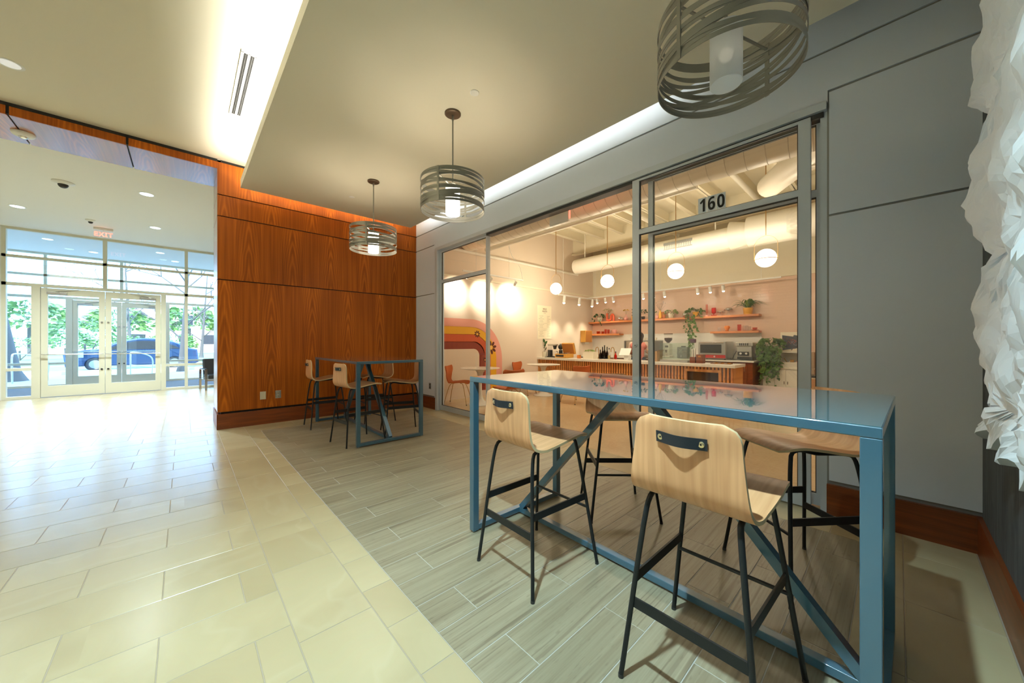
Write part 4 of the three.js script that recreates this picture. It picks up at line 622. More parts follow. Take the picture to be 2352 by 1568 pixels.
std('potCream', { color: lin(0.78, 0.70, 0.55), roughness: 0.5 }); std('potYellow', { color: lin(0.80, 0.38, 0.03), roughness: 0.35 }); std('potPurple', { color: lin(0.10, 0.05, 0.10), roughness: 0.4 }); std('coral', { color: lin(0.72, 0.13, 0.05), roughness: 0.45 }); std('orangeGlaze', { color: lin(0.72, 0.22, 0.04), roughness: 0.35 }); std('pinkGlaze', { color: lin(0.78, 0.40, 0.34), roughness: 0.35 }); std('mirrorBall', { color: lin(0.8, 0.8, 0.8), roughness: 0.15, metalness: 1, flatShading: true });
const glassOf = (n, c) => phy(n, { color: c, roughness: 0.02, transmission: 0.96, thickness: 0, ior: 1.45, side: THREE.DoubleSide }); glassOf('clearGlass', lin(0.95, 0.95, 0.95)); glassOf('redGlass', lin(0.9, 0.10, 0.06)); glassOf('pinkGlass', lin(0.92, 0.55, 0.48)); glassOf('amberGlass', lin(0.85, 0.35, 0.06)); glassOf('bottleDark', lin(0.10, 0.06, 0.04)); phy('greenGlass', { color: lin(0.95, 0.985, 0.96), roughness: 0, transmission: 1, thickness: 0, ior: 1.45 });

// ---- things on the long shelf
const SY = 1.931, SX = 9.63, sz = px => onX(px, 730, SX).z;
const onShelf = (name, label, cat, px, group) => thing(name, label, cat, [SX, SY, sz(px)], 0, group);
{
  let t = onShelf('ivy_plant', 'dark trailing ivy in a cream pot at the mural end of the long shelf', 'plant', 1378); pot(0.06, 0.085, 0.13, M.potCream, t); obj('foliage', finish([...clump(60, [-0.03, 0.17, 0], [0.1, 0.09, 0.17], 0.055, 0.05), ...vine([-0.11, 0.12, 0.1], 0.24, 10, 0.05, 0.045).gs, ...vine([-0.11, 0.14, -0.14], 0.12, 7, 0.05, 0.045).gs]), M.leafDeep, t);
  t = onShelf('tube_vase', 'coral tubular vase bent like the letter h with cream flowers', 'vase', 1401); obj('body', [tube([[0, 0.25, -0.1], [0, 0.12, -0.1], [0, 0.045, -0.07], [0, 0.035, -0.02], [0, 0.06, 0.03], [0, 0.17, 0.045], [0, 0.205, 0.085], [0, 0.17, 0.125], [0, 0.03, 0.13], [0, 0.0, 0.13]], 0.034, 60, 16), tube([[0, 0.25, -0.1], [0, 0.02, -0.1]], 0.034, 10, 16)], M.coral, t); obj('blossom', finish(clump(46, [0, 0.33, -0.1], [0.09, 0.06, 0.15], 0.035, 0.04, 0.5)), M.petalCream, t); obj('stems', Array.from({ length: 7 }, (_, i) => rod([0, 0.2, -0.1], [rr(-0.08, 0.08), rr(0.32, 0.42), -0.1 + rr(-0.16, 0.2)], 0.003, 5)), M.leafOlive, t);
  for (const [px, r, l] of [[1424, 0.062, 'larger mirror ball on the long shelf beside the coral vase'], [1431, 0.045, 'smaller mirror ball on the long shelf beside the bud vase']]) { t = onShelf('mirror_ball', l, 'ornament', px); obj('ball', new THREE.SphereGeometry(r, 16, 11).toNonIndexed().translate(px === 1431 ? -0.06 : 0.02, r, 0), M.mirrorBall, t); obj('cap', cyl(0.012, 0.012, 0.016, px === 1431 ? -0.06 : 0.02, 2 * r + 0.004, 0), M.steel, t); }
  t = onShelf('bud_vase', 'pink round bud vase with yellow flowers', 'vase', 1438); obj('body', lathe([[0, 0], [0.04, 0.002], [0.062, 0.04], [0.058, 0.08], [0.022, 0.12], [0.018, 0.16], [0.022, 0.18]], 26), M.pinkGlaze, t); obj('blossom', finish(clump(26, [0, 0.29, 0], [0.05, 0.035, 0.08], 0.04, 0.04, 0.6)), M.petalYellow, t); obj('stems', [rod([0, 0.15, 0], [0, 0.28, 0.03], 0.003, 5), rod([0, 0.15, 0], [0.01, 0.28, -0.03], 0.003, 5)], M.leafOlive, t);
  t = onShelf('striped_candle', 'slim black and cream striped candle holder next to the door stile', 'candle', 1453); for (let i = 0; i < 6; i++) obj('ring', cyl(0.022, 0.022, 0.03, 0, 0.14 + i * 0.042, 0, 16), i % 2 ? M.potCream : M.darkPlastic, t); obj('base', cyl(0.028, 0.032, 0.125, 0, 0.0625, 0, 18), M.potYellow, t);
  t = onShelf('dark_plant', 'dark leaved plant in a low black pot behind the sliding door stile', 'plant', 1477); pot(0.04, 0.055, 0.09, M.darkPlastic, t); obj('foliage', finish(clump(30, [0, 0.2, 0], [0.08, 0.1, 0.1], 0.08, 0.045, 0.5)), M.leafDeep, t);
  t = onShelf('round_vase', 'small pink round vase beside the yellow bottle', 'vase', 1509); obj('body', lathe([[0, 0], [0.035, 0.002], [0.05, 0.035], [0.042, 0.075], [0.018, 0.1], [0.02, 0.115]], 24), M.pinkGlaze, t); obj('sprig', finish(clump(14, [0, 0.17, 0], [0.03, 0.04, 0.04], 0.04, 0.03, 0.6)), M.leafOlive, t);
  t = onShelf('gourd_vase', 'orange ribbed gourd vase behind the yellow bottle', 'vase', 1520.5); const gg = new THREE.SphereGeometry(0.085, 40, 20), gp = gg.attributes.position; for (let i = 0; i < gp.count; i++) { const a = Math.atan2(gp.getZ(i), gp.getX(i)), k = 1 - 0.06 * Math.abs(Math.sin(a * 5)); gp.setX(i, gp.getX(i) * k); gp.setZ(i, gp.getZ(i) * k); } gg.computeVertexNormals(); obj('body', gg.translate(0.04, 0.085, 0), M.orangeGlaze, t); obj('neck', cyl(0.03, 0.04, 0.03, 0.04, 0.175, 0), M.orangeGlaze, t);
  t = onShelf('bottle_vase', 'tall yellow bottle vase with dried seed heads', 'vase', 1519.5); obj('body', lathe([[0, 0], [0.036, 0.002], [0.04, 0.02], [0.04, 0.15], [0.02, 0.185], [0.016, 0.22], [0.019, 0.235]], 24).translate(-0.08, 0, 0), M.potYellow, t); obj('stems', Array.from({ length: 9 }, (_, i) => rod([-0.08, 0.2, 0], [-0.08 + rr(-0.05, 0.05), rr(0.34, 0.46), (i - 4) * 0.03], 0.002, 5)), M.twig, t); obj('seed_heads', Array.from({ length: 9 }, (_, i) => new THREE.SphereGeometry(0.009, 8, 6).translate(-0.08 + rr(-0.05, 0.05), rr(0.34, 0.46), (i - 4) * 0.03)), M.twig, t);
  t = onShelf('string_plant', 'pale green spilling plant in a white pot on the long shelf', 'plant', 1542); pot(0.07, 0.085, 0.13, M.potCream, t); obj('foliage', finish([...clump(110, [-0.03, 0.15, 0], [0.11, 0.09, 0.16], 0.05, 0.03, 0.1), ...vine([-0.1, 0.15, 0.12], 0.13, 9, 0.04, 0.02).gs, ...vine([-0.1, 0.15, -0.12], 0.13, 9, 0.04, 0.02).gs]), M.leafLime, t);
  t = onShelf('silver_bowl', 'round silver bowl on the long shelf beside the pothos', 'bowl', 1575); obj('body', lathe([[0, 0.004], [0.04, 0], [0.075, 0.03], [0.085, 0.07], [0.075, 0.105], [0.06, 0.115], [0.055, 0.11], [0.068, 0.08], [0.06, 0.03], [0, 0.012]], 30), M.chrome, t); obj('moss', finish(clump(16, [0, 0.11, 0], [0.05, 0.02, 0.05], 0.03, 0.025, 0.6)), M.leafMid, t);
  t = onShelf('pothos_plant', 'pothos in a yellow pot trailing far below the long shelf', 'plant', 1598); pot(0.06, 0.08, 0.13, M.potYellow, t); const vs = [vine([-0.16, 0.08, -0.11], 0.80, 22, 0.085, 0.075), vine([-0.16, 0.09, -0.06], 0.74, 20, 0.08, 0.07), vine([-0.15, 0.1, 0.04], 0.42, 9, 0.1, 0.085), vine([-0.12, 0.12, 0.17], 0.12, 5, 0.08, 0.07), vine([-0.16, 0.1, -0.15], 0.55, 14, 0.07, 0.06)]; obj('foliage', finish([...clump(46, [-0.05, 0.15, 0], [0.1, 0.08, 0.2], 0.08, 0.065, 0.2), ...vs.flatMap(v => v.gs)]), M.leafMid, t); obj('stems', vs.map(v => v.stem), M.leafOlive, t);
  t = onShelf('stem_vase', 'slim clear glass vase on a rose base', 'vase', 1623.5); obj('tube', lathe([[0.024, 0.30], [0.026, 0.18], [0.032, 0.16], [0.032, 0.09], [0.012, 0.07], [0.01, 0.03]], 24), M.pinkGlass, t); obj('base', cyl(0.05, 0.052, 0.028, 0, 0.014, 0, 26), M.pinkGlaze, t);
  t = onShelf('red_vase', 'red layered glass vase on a red foot', 'vase', 1639.5); obj('body', lathe([[0.05, 0.205], [0.052, 0.15], [0.046, 0.145], [0.052, 0.14], [0.05, 0.085], [0.03, 0.06], [0.012, 0.05], [0.012, 0.03]], 26), M.redGlass, t); obj('foot', cyl(0.062, 0.064, 0.03, 0, 0.015, 0, 28), M.redGlass, t); obj('wax', cyl(0.04, 0.04, 0.10, 0, 0.135, 0, 20), std('redWax', { color: lin(0.75, 0.08, 0.05), roughness: 0.5 }), t);
  const shroom = (px, s, l) => { const q = onShelf('glass_mushroom', l, 'ornament', px); obj('cap', lathe([[0, 0.19 * s], [0.05 * s, 0.182 * s], [0.09 * s, 0.15 * s], [0.1 * s, 0.12 * s], [0.03 * s, 0.118 * s]], 28), M.chrome, q); obj('stem', lathe([[0.025 * s, 0.12 * s], [0.03 * s, 0.06 * s], [0.055 * s, 0.004], [0, 0]], 24), M.clearGlass, q); };
  shroom(1654.5, 0.66, 'small silvered glass mushroom beside the red vase'); shroom(1673.5, 1.0, 'large silvered glass mushroom beside the spider plant');
  t = onShelf('spider_plant', 'spider plant with arching striped leaves in a yellow pot', 'plant', 1718); obj('saucer', cyl(0.085, 0.09, 0.02, 0, 0.01, 0), M.potYellow, t); pot(0.085, 0.10, 0.15, M.potYellow, t); const lf = []; for (let i = 0; i < 46; i++) { const an = rnd() * 6.283; lf.push(arch([rr(-0.03, 0.03), 0.14, rr(-0.03, 0.03)], an, Math.min(rr(0.2, 0.42), Math.cos(an) > 0.05 ? 0.13 / Math.cos(an) : 9), rr(0.10, 0.36), 0.02)); } obj('foliage', finish(lf.slice(0, 32)), M.leafMid, t); obj('pale_leaves', finish(lf.slice(32)), M.leafLime, t);
}
// ---- glasses on the two short shelves
{
  const LY = 1.551; const cup = (px, r, h, mat, l, cat = 'glass', handle) => { const t = thing(cat === 'cup' ? 'cup' : 'drinking_glass', l, cat, [SX - 0.02, LY, onX(px, 760, SX - 0.02).z]); obj('body', lathe([[0, 0.003], [r * 0.85, 0], [r, h], [r - 0.005, h], [r * 0.8, 0.008], [0, 0.008]], 24), mat, t); if (handle) obj('handle', new THREE.TorusGeometry(r * 0.5, 0.006, 8, 18).translate(0, h * 0.5, 0).rotateY(Math.PI / 2).translate(0, 0, r), mat, t); return t; };
  cup(1374, 0.055, 0.08, M.amberGlass, 'amber glass cup on the short shelf next to the mural wall', 'cup', true); cup(1384, 0.04, 0.075, M.amberGlass, 'amber glass cup between the pink tumblers', 'cup', true); cup(1391, 0.038, 0.14, M.pinkGlass, 'taller pink tumbler on the mural-side short shelf'); cup(1397.5, 0.038, 0.13, M.pinkGlass, 'shorter pink tumbler on the mural-side short shelf'); cup(1403, 0.033, 0.1, M.clearGlass, 'clear tumbler on the mural-side short shelf'); cup(1412, 0.06, 0.12, M.pinkGlaze, 'wide pink mug on the mural-side short shelf', 'cup', true);
  cup(1652, 0.04, 0.10, M.clearGlass, 'clear tumbler at the pothos end of the short shelf above the toaster'); cup(1698, 0.042, 0.15, M.pinkGlass, 'tall pink glass on the short shelf above the toaster'); cup(1710, 0.03, 0.12, M.clearGlass, 'slim clear glass beside the tall pink glass'); cup(1716, 0.03, 0.12, M.clearGlass, 'slim clear glass between two other glasses above the toaster'); cup(1722, 0.03, 0.10, M.clearGlass, 'short clear glass beside the pink saucer');
  let t = thing('face_vase', 'orange moulded head-shaped pot on the short shelf', 'vase', [SX - 0.02, LY, onX(1670, 760, SX - 0.02).z]); obj('body', lathe([[0, 0], [0.035, 0.002], [0.03, 0.03], [0.05, 0.06], [0.056, 0.1], [0.05, 0.125], [0.04, 0.13], [0.035, 0.11]], 26), M.orangeGlaze, t); obj('ears', [new THREE.SphereGeometry(0.014, 10, 8).translate(0, 0.09, 0.055), new THREE.SphereGeometry(0.014, 10, 8).translate(0, 0.09, -0.055)], M.orangeGlaze, t);
  t = thing('teacup', 'pink teacup on a saucer above the toaster', 'cup', [SX - 0.02, LY, onX(1734, 760, SX - 0.02).z]); obj('saucer', lathe([[0, 0.003], [0.04, 0], [0.08, 0.016], [0.078, 0.02], [0.03, 0.008], [0, 0.008]], 28), M.pinkGlaze, t); obj('bowl', lathe([[0, 0.01], [0.03, 0.01], [0.05, 0.05], [0.048, 0.07], [0.044, 0.07], [0.044, 0.05], [0, 0.02]], 26), M.pinkGlass, t);
}
// ---- things on the slatted counter (worktop at 0.874)
const CY = 0.8745, on7 = (px, x = 7.5) => onX(px, 815, x).z;
{
  let t = thing('milk_jug', 'small steel jug at the wall end of the service counter', 'jug', [7.35, CY, on7(1240, 7.35)]); obj('body', lathe([[0, 0], [0.04, 0.002], [0.045, 0.04], [0.035, 0.1], [0.04, 0.12]], 22), M.steel, t); obj('handle', new THREE.TorusGeometry(0.03, 0.005, 8, 18).translate(0, 0.06, 0.05).rotateY(1), M.darkPlastic, t);
  t = thing('rubber_plant', 'young broad-leaved plant in a cream pot at the wall end of the service counter', 'plant', [7.42, CY, on7(1250.5, 7.42)]); pot(0.062, 0.072, 0.15, M.potCream, t); obj('stem', tube([[0, 0.1, 0], [0.01, 0.25, 0.01], [0, 0.40, 0]], 0.005, 16, 6), M.twig, t); obj('leaves', finish([[0.16, -0.1], [0.2, 0.09], [0.24, -0.08], [0.28, 0.05], [0.34, -0.06], [0.36, 0.07], [0.40, 0], [0.26, -0.12]].map(([y, z], i) => leafAt([0, y, z * 0.2], [rr(-0.3, 0.3), 0.7, z * 7], 0.12, 0.075, i))), M.leafDeep, t);
  t = thing('tray', 'thin black tray under the coffee maker', 'tray', [7.45, CY, on7(1268, 7.45)]); obj('plate', rbox(0.24, 0.011, 0.34, 0.004, 0, 0.0055, 0), M.darkPlastic, t);
  t = thing('coffee_maker', 'black and steel filter coffee maker with a glass tank', 'coffee maker', [7.45, CY + 0.0118, on7(1270, 7.45)]); obj('base', rbox(0.16, 0.02, 0.30, 0.006, 0, 0.01, 0), M.darkPlastic, t); obj('tower', rbox(0.1, 0.17, 0.1, 0.006, 0, 0.105, -0.1), M.darkPlastic, t); obj('water_tank', box(0.09, 0.12, 0.09, 0, 0.25, -0.1), M.clearGlass, t); obj('head', rbox(0.1, 0.04, 0.3, 0.008, 0, 0.33, 0), M.steel, t); obj('filter_cone', cyl(0.06, 0.035, 0.10, 0, 0.26, 0.07), M.darkPlastic, t); const j = obj('carafe', lathe([[0, 0.022], [0.06, 0.022], [0.065, 0.06], [0.05, 0.13], [0.045, 0.16]], 24).translate(0, 0, 0.07), M.clearGlass, t); obj('handle', tube([[0, 0.15, 0.12], [0, 0.15, 0.165], [0, 0.06, 0.165]], 0.008, 14, 8), M.darkPlastic, j);
  t = thing('coffee_grinder', 'black round-topped coffee grinder behind the record player', 'grinder', [7.62, CY, on7(1288, 7.62)]); obj('base', cyl(0.05, 0.06, 0.2, 0, 0.1, 0), M.darkPlastic, t); obj('hopper', new THREE.SphereGeometry(0.075, 20, 14).translate(0, 0.28, 0), M.darkPlastic, t); obj('lid', cyl(0.03, 0.03, 0.03, 0, 0.36, 0), M.steel, t);
  t = thing('record_player', 'tan suitcase record player standing open on the service counter', 'record player', [7.42, CY, on7(1296, 7.42)]); std('tan', { color: lin(0.66, 0.33, 0.06), roughness: 0.6 }); std('tanInner', { color: lin(0.45, 0.17, 0.03), roughness: 0.7 }); obj('case', rbox(0.3, 0.10, 0.40, 0.01, 0, 0.055, 0), M.tan, t); const lid = obj('lid', rbox(0.30, 0.055, 0.40, 0.01, 0, 0.0, 0).rotateZ(-1.28).translate(0.19, 0.245, 0), M.tan, t); obj('lining', box(0.26, 0.006, 0.36, 0, 0.0, 0).rotateZ(-1.28).translate(0.162, 0.237, 0), M.tanInner, lid); obj('platter', cyl(0.12, 0.12, 0.012, -0.01, 0.112, -0.03, 36), M.darkPlastic, t); obj('tonearm', rod([0.06, 0.13, 0.14], [-0.05, 0.125, 0.06], 0.005), M.steel, t); obj('speaker_grille', box(0.004, 0.05, 0.26, -0.152, 0.055, -0.03), M.darkPlastic, t);
  t = thing('orange_cup', 'small square orange cup on the service counter', 'cup', [7.4, CY, on7(1330, 7.4)]); obj('body', rbox(0.08, 0.085, 0.08, 0.012, 0, 0.0425, 0), M.orangeGlaze, t); obj('rim', box(0.06, 0.004, 0.06, 0, 0.085, 0), M.soil, t);
  t = thing('planter_box', 'white rectangular planter with small succulents on the service counter', 'planter', [7.42, CY, on7(1356, 7.42)]); obj('box', [span(-0.1, 0.1, 0, 0.17, -0.15, 0.15)], M.potCream, t); obj('succulents', finish(clump(60, [0, 0.19, -0.02], [0.08, 0.03, 0.12], 0.05, 0.03, 0.7)), M.leafLime, t);
  for (const [px, l] of [[1372, 'brass gooseneck tap on the mural side of the bottles'], [1407.5, 'brass gooseneck tap between the bottles and the tablet till']]) { const z = on7(px, 7.7); t = thing('gooseneck_tap', l, 'tap', [7.7, CY, z]); obj('spout', tube([[0, 0, 0.04], [0, 0.20, 0.04], [0, 0.275, 0.02], [0, 0.285, -0.01], [0, 0.25, -0.045], [0, 0.17, -0.05]], 0.009, 40, 8), M.brassDark, t); obj('base', cyl(0.022, 0.025, 0.03, 0, 0.015, 0.04), M.brassDark, t); }
  [[1379, 0.20, 'bottleDark', 'squat'], [1384, 0.27, 'bottleDark', 'dark conical'], [1388.5, 0.31, 'bottleDark', 'tall dark'], [1394.5, 0.27, 'bottleDark', 'slim dark'], [1399, 0.24, 'clearGlass', 'clear'], [1414, 0.16, 'redGlass', 'small red']].forEach(([px, h, m, n], i) => { const q = thing('syrup_bottle', n + ' syrup bottle among the bottles between the two taps', 'bottle', [7.62 + (i % 2) * 0.06, CY, on7(px, 7.62 + (i % 2) * 0.06)]); obj('body', lathe([[0, 0], [0.032, 0.002], [0.034, h * 0.5], [0.013, h * 0.75], [0.012, h]], 20), M[m], q); obj('syrup', cyl(0.029, 0.029, h * 0.36, 0, h * 0.19, 0, 16), std('syrup' + i, { color: lin(...[[0.08, 0.02, 0.01], [0.05, 0.012, 0.01], [0.04, 0.01, 0.01], [0.10, 0.01, 0.04], [0.5, 0.35, 0.12], [0.45, 0.02, 0.03]][i]), roughness: 0.3 }), q); obj('cap', cyl(0.013, 0.013, 0.03, 0, h + 0.012, 0), M.darkPlastic, q); });
  t = thing('card_strip', 'thin brown mat on the worktop before the bottles', 'mat', [7.3, CY, on7(1392, 7.3)]); obj('mat', rbox(0.12, 0.006, 0.33, 0.002, 0, 0.003, 0), std('mat', { color: lin(0.32, 0.12, 0.06), roughness: 0.8 }), t); obj('label', box(0.08, 0.002, 0.28, 0, 0.0065, 0), M.potCream, t);
  t = thing('tablet_till', 'white tablet till with a dark tilted screen', 'till', [7.4, CY, on7(1437, 7.4)]); obj('stand', rbox(0.14, 0.13, 0.11, 0.01, 0.03, 0.065, 0.03), M.plastic, t); const sc = obj('tablet', rbox(0.012, 0.19, 0.26, 0.008).rotateZ(-0.55).translate(-0.02, 0.19, 0), M.plastic, t); obj('screen', box(0.003, 0.16, 0.225).rotateZ(-0.55).translate(-0.0275, 0.186, 0), M.darkPlastic, sc);
  t = thing('cardboard_box', 'tan cardboard box on the service counter beside the glass case', 'box', [7.45, CY, on7(1506, 7.45)]); std('card', { color: lin(0.45, 0.26, 0.11), roughness: 0.9 }); obj('box', span(-0.13, 0.13, 0, 0.215, -0.11, 0.09), M.card, t); obj('flap', [box(0.26, 0.004, 0.08).rotateX(0.5).translate(0, 0.23, -0.12), box(0.26, 0.004, 0.07).rotateX(-0.4).translate(0, 0.228, 0.10)], M.card, t);
  t = thing('pastry_case', 'clear glass pastry case on the service counter', 'display case', [7.48, CY, on7(1555, 7.48)]); const L = 0.56, hh = 0.34; obj('plinth', rbox(0.36, 0.05, L, 0.006, 0, 0.025, 0), M.steel, t); for (const [w, h, d, x, y, z] of [[0.005, hh, L, -0.175, 0.05 + hh / 2, 0], [0.005, hh, L, 0.175, 0.05 + hh / 2, 0], [0.345, hh, 0.005, 0, 0.05 + hh / 2, -L / 2], [0.345, hh, 0.005, 0, 0.05 + hh / 2, L / 2], [0.355, 0.005, L, 0, 0.053 + hh, 0]]) obj('pane', box(w, h, d, x, y, z), M.greenGlass, t); obj('glass_shelf', box(0.34, 0.005, L - 0.02, 0, 0.22, 0), M.greenGlass, t); obj('tray_paper', box(0.26, 0.004, 0.42, 0, 0.054, 0), M.plastic, t);
  t = thing('trailing_planter', 'low purple planter with trailing stems on the glass pastry case', 'plant', [7.48, CY + 0.39, on7(1590.5, 7.48)]); obj('pot', rbox(0.10, 0.085, 0.12, 0.02, 0, 0.045, 0), M.potPurple, t); obj('foliage', finish([...clump(16, [0, 0.12, 0], [0.05, 0.05, 0.06], 0.06, 0.04, 0.6), ...vine([-0.06, 0.08, 0.02], 0.16, 4, 0.05, 0.04).gs]), M.leafMid, t);
  t = thing('utensil_holder', 'brown wooden cutlery holder with paper napkins', 'holder', [7.35, CY, on7(1602, 7.35)]); obj('box', [rbox(0.14, 0.12, 0.10, 0.005, 0, 0.06, -0.07), rbox(0.14, 0.17, 0.12, 0.005, 0, 0.085, 0.06)], std('brownWood', { map: rep(woodH, 3, 3), roughness: 0.5 }), t); obj('napkins', [rbox(0.07, 0.24, 0.02, 0.006, 0, 0.15, -0.085), rbox(0.07, 0.26, 0.02, 0.006, 0.01, 0.16, -0.05)], M.plastic, t); obj('heart', [new THREE.SphereGeometry(0.018, 12, 10).scale(0.3, 1, 1).translate(-0.072, 0.13, 0.05), new THREE.SphereGeometry(0.018, 12, 10).scale(0.3, 1, 1).translate(-0.072, 0.13, 0.072)], M.tanInner, t);
  t = thing('card_tray', 'shallow brown tray of small cards on the worktop end', 'tray', [7.4, CY, on7(1657, 7.4)]); obj('tray', rbox(0.14, 0.014, 0.34, 0.004, 0, 0.007, 0), M.brownWood, t); for (let i = 0; i < 6; i++) obj('card', box(0.08, 0.006, 0.04, rr(-0.02, 0.02), 0.017, -0.13 + i * 0.052), i % 2 ? M.potYellow : M.potCream, t);
}
// ---- machines on the rear worktop (0.875)
{
  const z9 = (px, x) => onX(px, 810, x).z;
  let t = thing('espresso_machine', 'wide steel espresso machine behind the sliding door stile', 'espresso machine', [9.3, CY + 0.001, z9(1476, 9.3)]); obj('body', rbox(0.42, 0.30, 0.86, 0.02, 0.05, 0.29, 0), M.steel, t); obj('cup_rail', [box(0.44, 0.03, 0.9, 0.05, 0.455, 0)], M.steel, t); obj('side_panel', [rbox(0.46, 0.42, 0.03, 0.02, 0.03, 0.24, 0.44), rbox(0.46, 0.42, 0.03, 0.02, 0.03, 0.24, -0.44)], M.reveal, t); for (const s of [-0.28, 0, 0.28]) { const g = obj('group_head', cyl(0.04, 0.045, 0.07, -0.18, 0.20, s), M.chrome, t); obj('portafilter', [rod([-0.2, 0.16, s], [-0.36, 0.15, s], 0.014), cyl(0.035, 0.03, 0.04, -0.18, 0.155, s)], M.darkPlastic, g); obj('knob', cyl(0.022, 0.022, 0.03).rotateZ(Math.PI / 2).translate(-0.17, 0.36, s), M.darkPlastic, t); } obj('drip_tray', rbox(0.40, 0.05, 0.84, 0.006, -0.05, 0.035, 0), M.chrome, t); obj('cups', Array.from({ length: 6 }, (_, i) => cyl(0.035, 0.028, 0.06, 0.05, 0.50, -0.35 + i * 0.14)), M.potCream, t);
  t = thing('burr_grinder', 'white coffee grinder with a clear bean hopper', 'grinder', [9.35, CY + 0.001, z9(1535, 9.35)]); obj('body', rbox(0.20, 0.30, 0.15, 0.03, 0, 0.22, 0), M.tulip, t); obj('base', rbox(0.26, 0.05, 0.20, 0.02, -0.02, 0.03, 0), M.tulip, t); obj('hopper', lathe([[0.035, 0.38], [0.045, 0.41], [0.098, 0.47], [0.105, 0.62]], 28), M.clearGlass, t); obj('beans', lathe([[0, 0.39], [0.04, 0.41], [0.092, 0.47], [0.096, 0.525], [0, 0.53]], 26), std('beans', { color: lin(0.07, 0.03, 0.018), roughness: 0.6 }), t); obj('lid', cyl(0.11, 0.11, 0.02, 0, 0.63, 0, 28), M.bronze, t); obj('display', box(0.004, 0.05, 0.08, -0.102, 0.30, 0), M.darkPlastic, t); obj('spout', cyl(0.03, 0.025, 0.06, -0.12, 0.18, 0), M.chrome, t);
  t = thing('card_printer', 'dark grey box-shaped brewer seen through the pastry case', 'brewer', [9.2, CY + 0.001, z9(1570, 9.2)]); obj('body', rbox(0.20, 0.28, 0.24, 0.015, 0, 0.15, 0), M.reveal, t); obj('cap', rbox(0.08, 0.03, 0.09, 0.006, 0, 0.30, 0), M.darkPlastic, t); obj('buttons', [[0.22, -0.06], [0.22, -0.02], [0.19, -0.04], [0.17, -0.06], [0.17, 0.0]].map(([y, z]) => new THREE.SphereGeometry(0.008, 8, 6).translate(-0.101, y, z)), M.plastic, t); obj('spout', box(0.03, 0.05, 0.03, -0.11, 0.06, -0.01), M.steel, t);
  t = thing('convection_oven', 'steel countertop convection oven with a red control strip', 'oven', [9.4, CY + 0.001, z9(1640, 9.3)]); obj('body', rbox(0.50, 0.40, 0.60, 0.008, 0.02, 0.225, 0), M.steel, t); const d = obj('door', rbox(0.03, 0.30, 0.59, 0.008, -0.25, 0.265, 0), M.steel, t); obj('window', rbox(0.008, 0.20, 0.46, 0.003, -0.265, 0.255, -0.02), M.darkPlastic, d); obj('handle', rod([-0.295, 0.40, -0.26], [-0.295, 0.40, 0.26], 0.014), M.chrome, d); obj('control_strip', box(0.012, 0.07, 0.57, -0.248, 0.075, 0), std('red', { color: lin(0.55, 0.02, 0.02), roughness: 0.4 }), t); obj('feet', [[-0.2, -0.26], [-0.2, 0.26], [0.2, -0.26], [0.2, 0.26]].map(([x, z]) => cyl(0.015, 0.015, 0.03, x, 0.014, z)), M.darkPlastic, t); obj('dial', cyl(0.018, 0.018, 0.02).rotateZ(Math.PI / 2).translate(-0.258, 0.075, 0.06), M.plastic, t); obj('cord', tube([[0.1, 0.03, 0.32], [0.0, 0.02, 0.36], [0.05, 0.1, 0.38], [0.2, 0.2, 0.39]], 0.008, 24, 6), M.darkPlastic, t);
  t = thing('conveyor_toaster', 'steel conveyor toaster with two white dials on the rear worktop', 'toaster', [9.42, CY + 0.001, z9(1712, 9.3)]); obj('body', rbox(0.40, 0.32, 0.28, 0.01, 0, 0.24, 0), M.steel, t); obj('hood', rbox(0.44, 0.09, 0.34, 0.015, -0.01, 0.36, 0), M.steel, t); obj('louvers', Array.from({ length: 5 }, (_, i) => box(0.006, 0.05, 0.022, -0.232, 0.36, -0.08 + i * 0.038)), M.darkPlastic, t); obj('control_panel', box(0.01, 0.09, 0.22, -0.203, 0.15, -0.02), M.darkPlastic, t); for (const s of [-0.07, 0.04]) obj('dial', cyl(0.022, 0.022, 0.02, 0, 0, 0, 18).rotateZ(Math.PI / 2).translate(-0.214, 0.155, s), M.plastic, t); obj('crumb_tray', rbox(0.30, 0.07, 0.3, 0.008, -0.03, 0.045, 0.0), M.darkPlastic, t); obj('side_guard', [box(0.16, 0.12, 0.006, -0.06, 0.22, 0.19), rod([-0.1, 0.28, 0.18], [-0.1, 0.38, 0.26], 0.01)], M.steel, t); obj('cord', tube([[-0.2, 0.02, -0.12], [-0.28, 0.012, -0.2], [-0.25, 0.012, -0.32], [-0.2, 0.03, -0.2]], 0.008, 24, 6), M.darkPlastic, t);
}
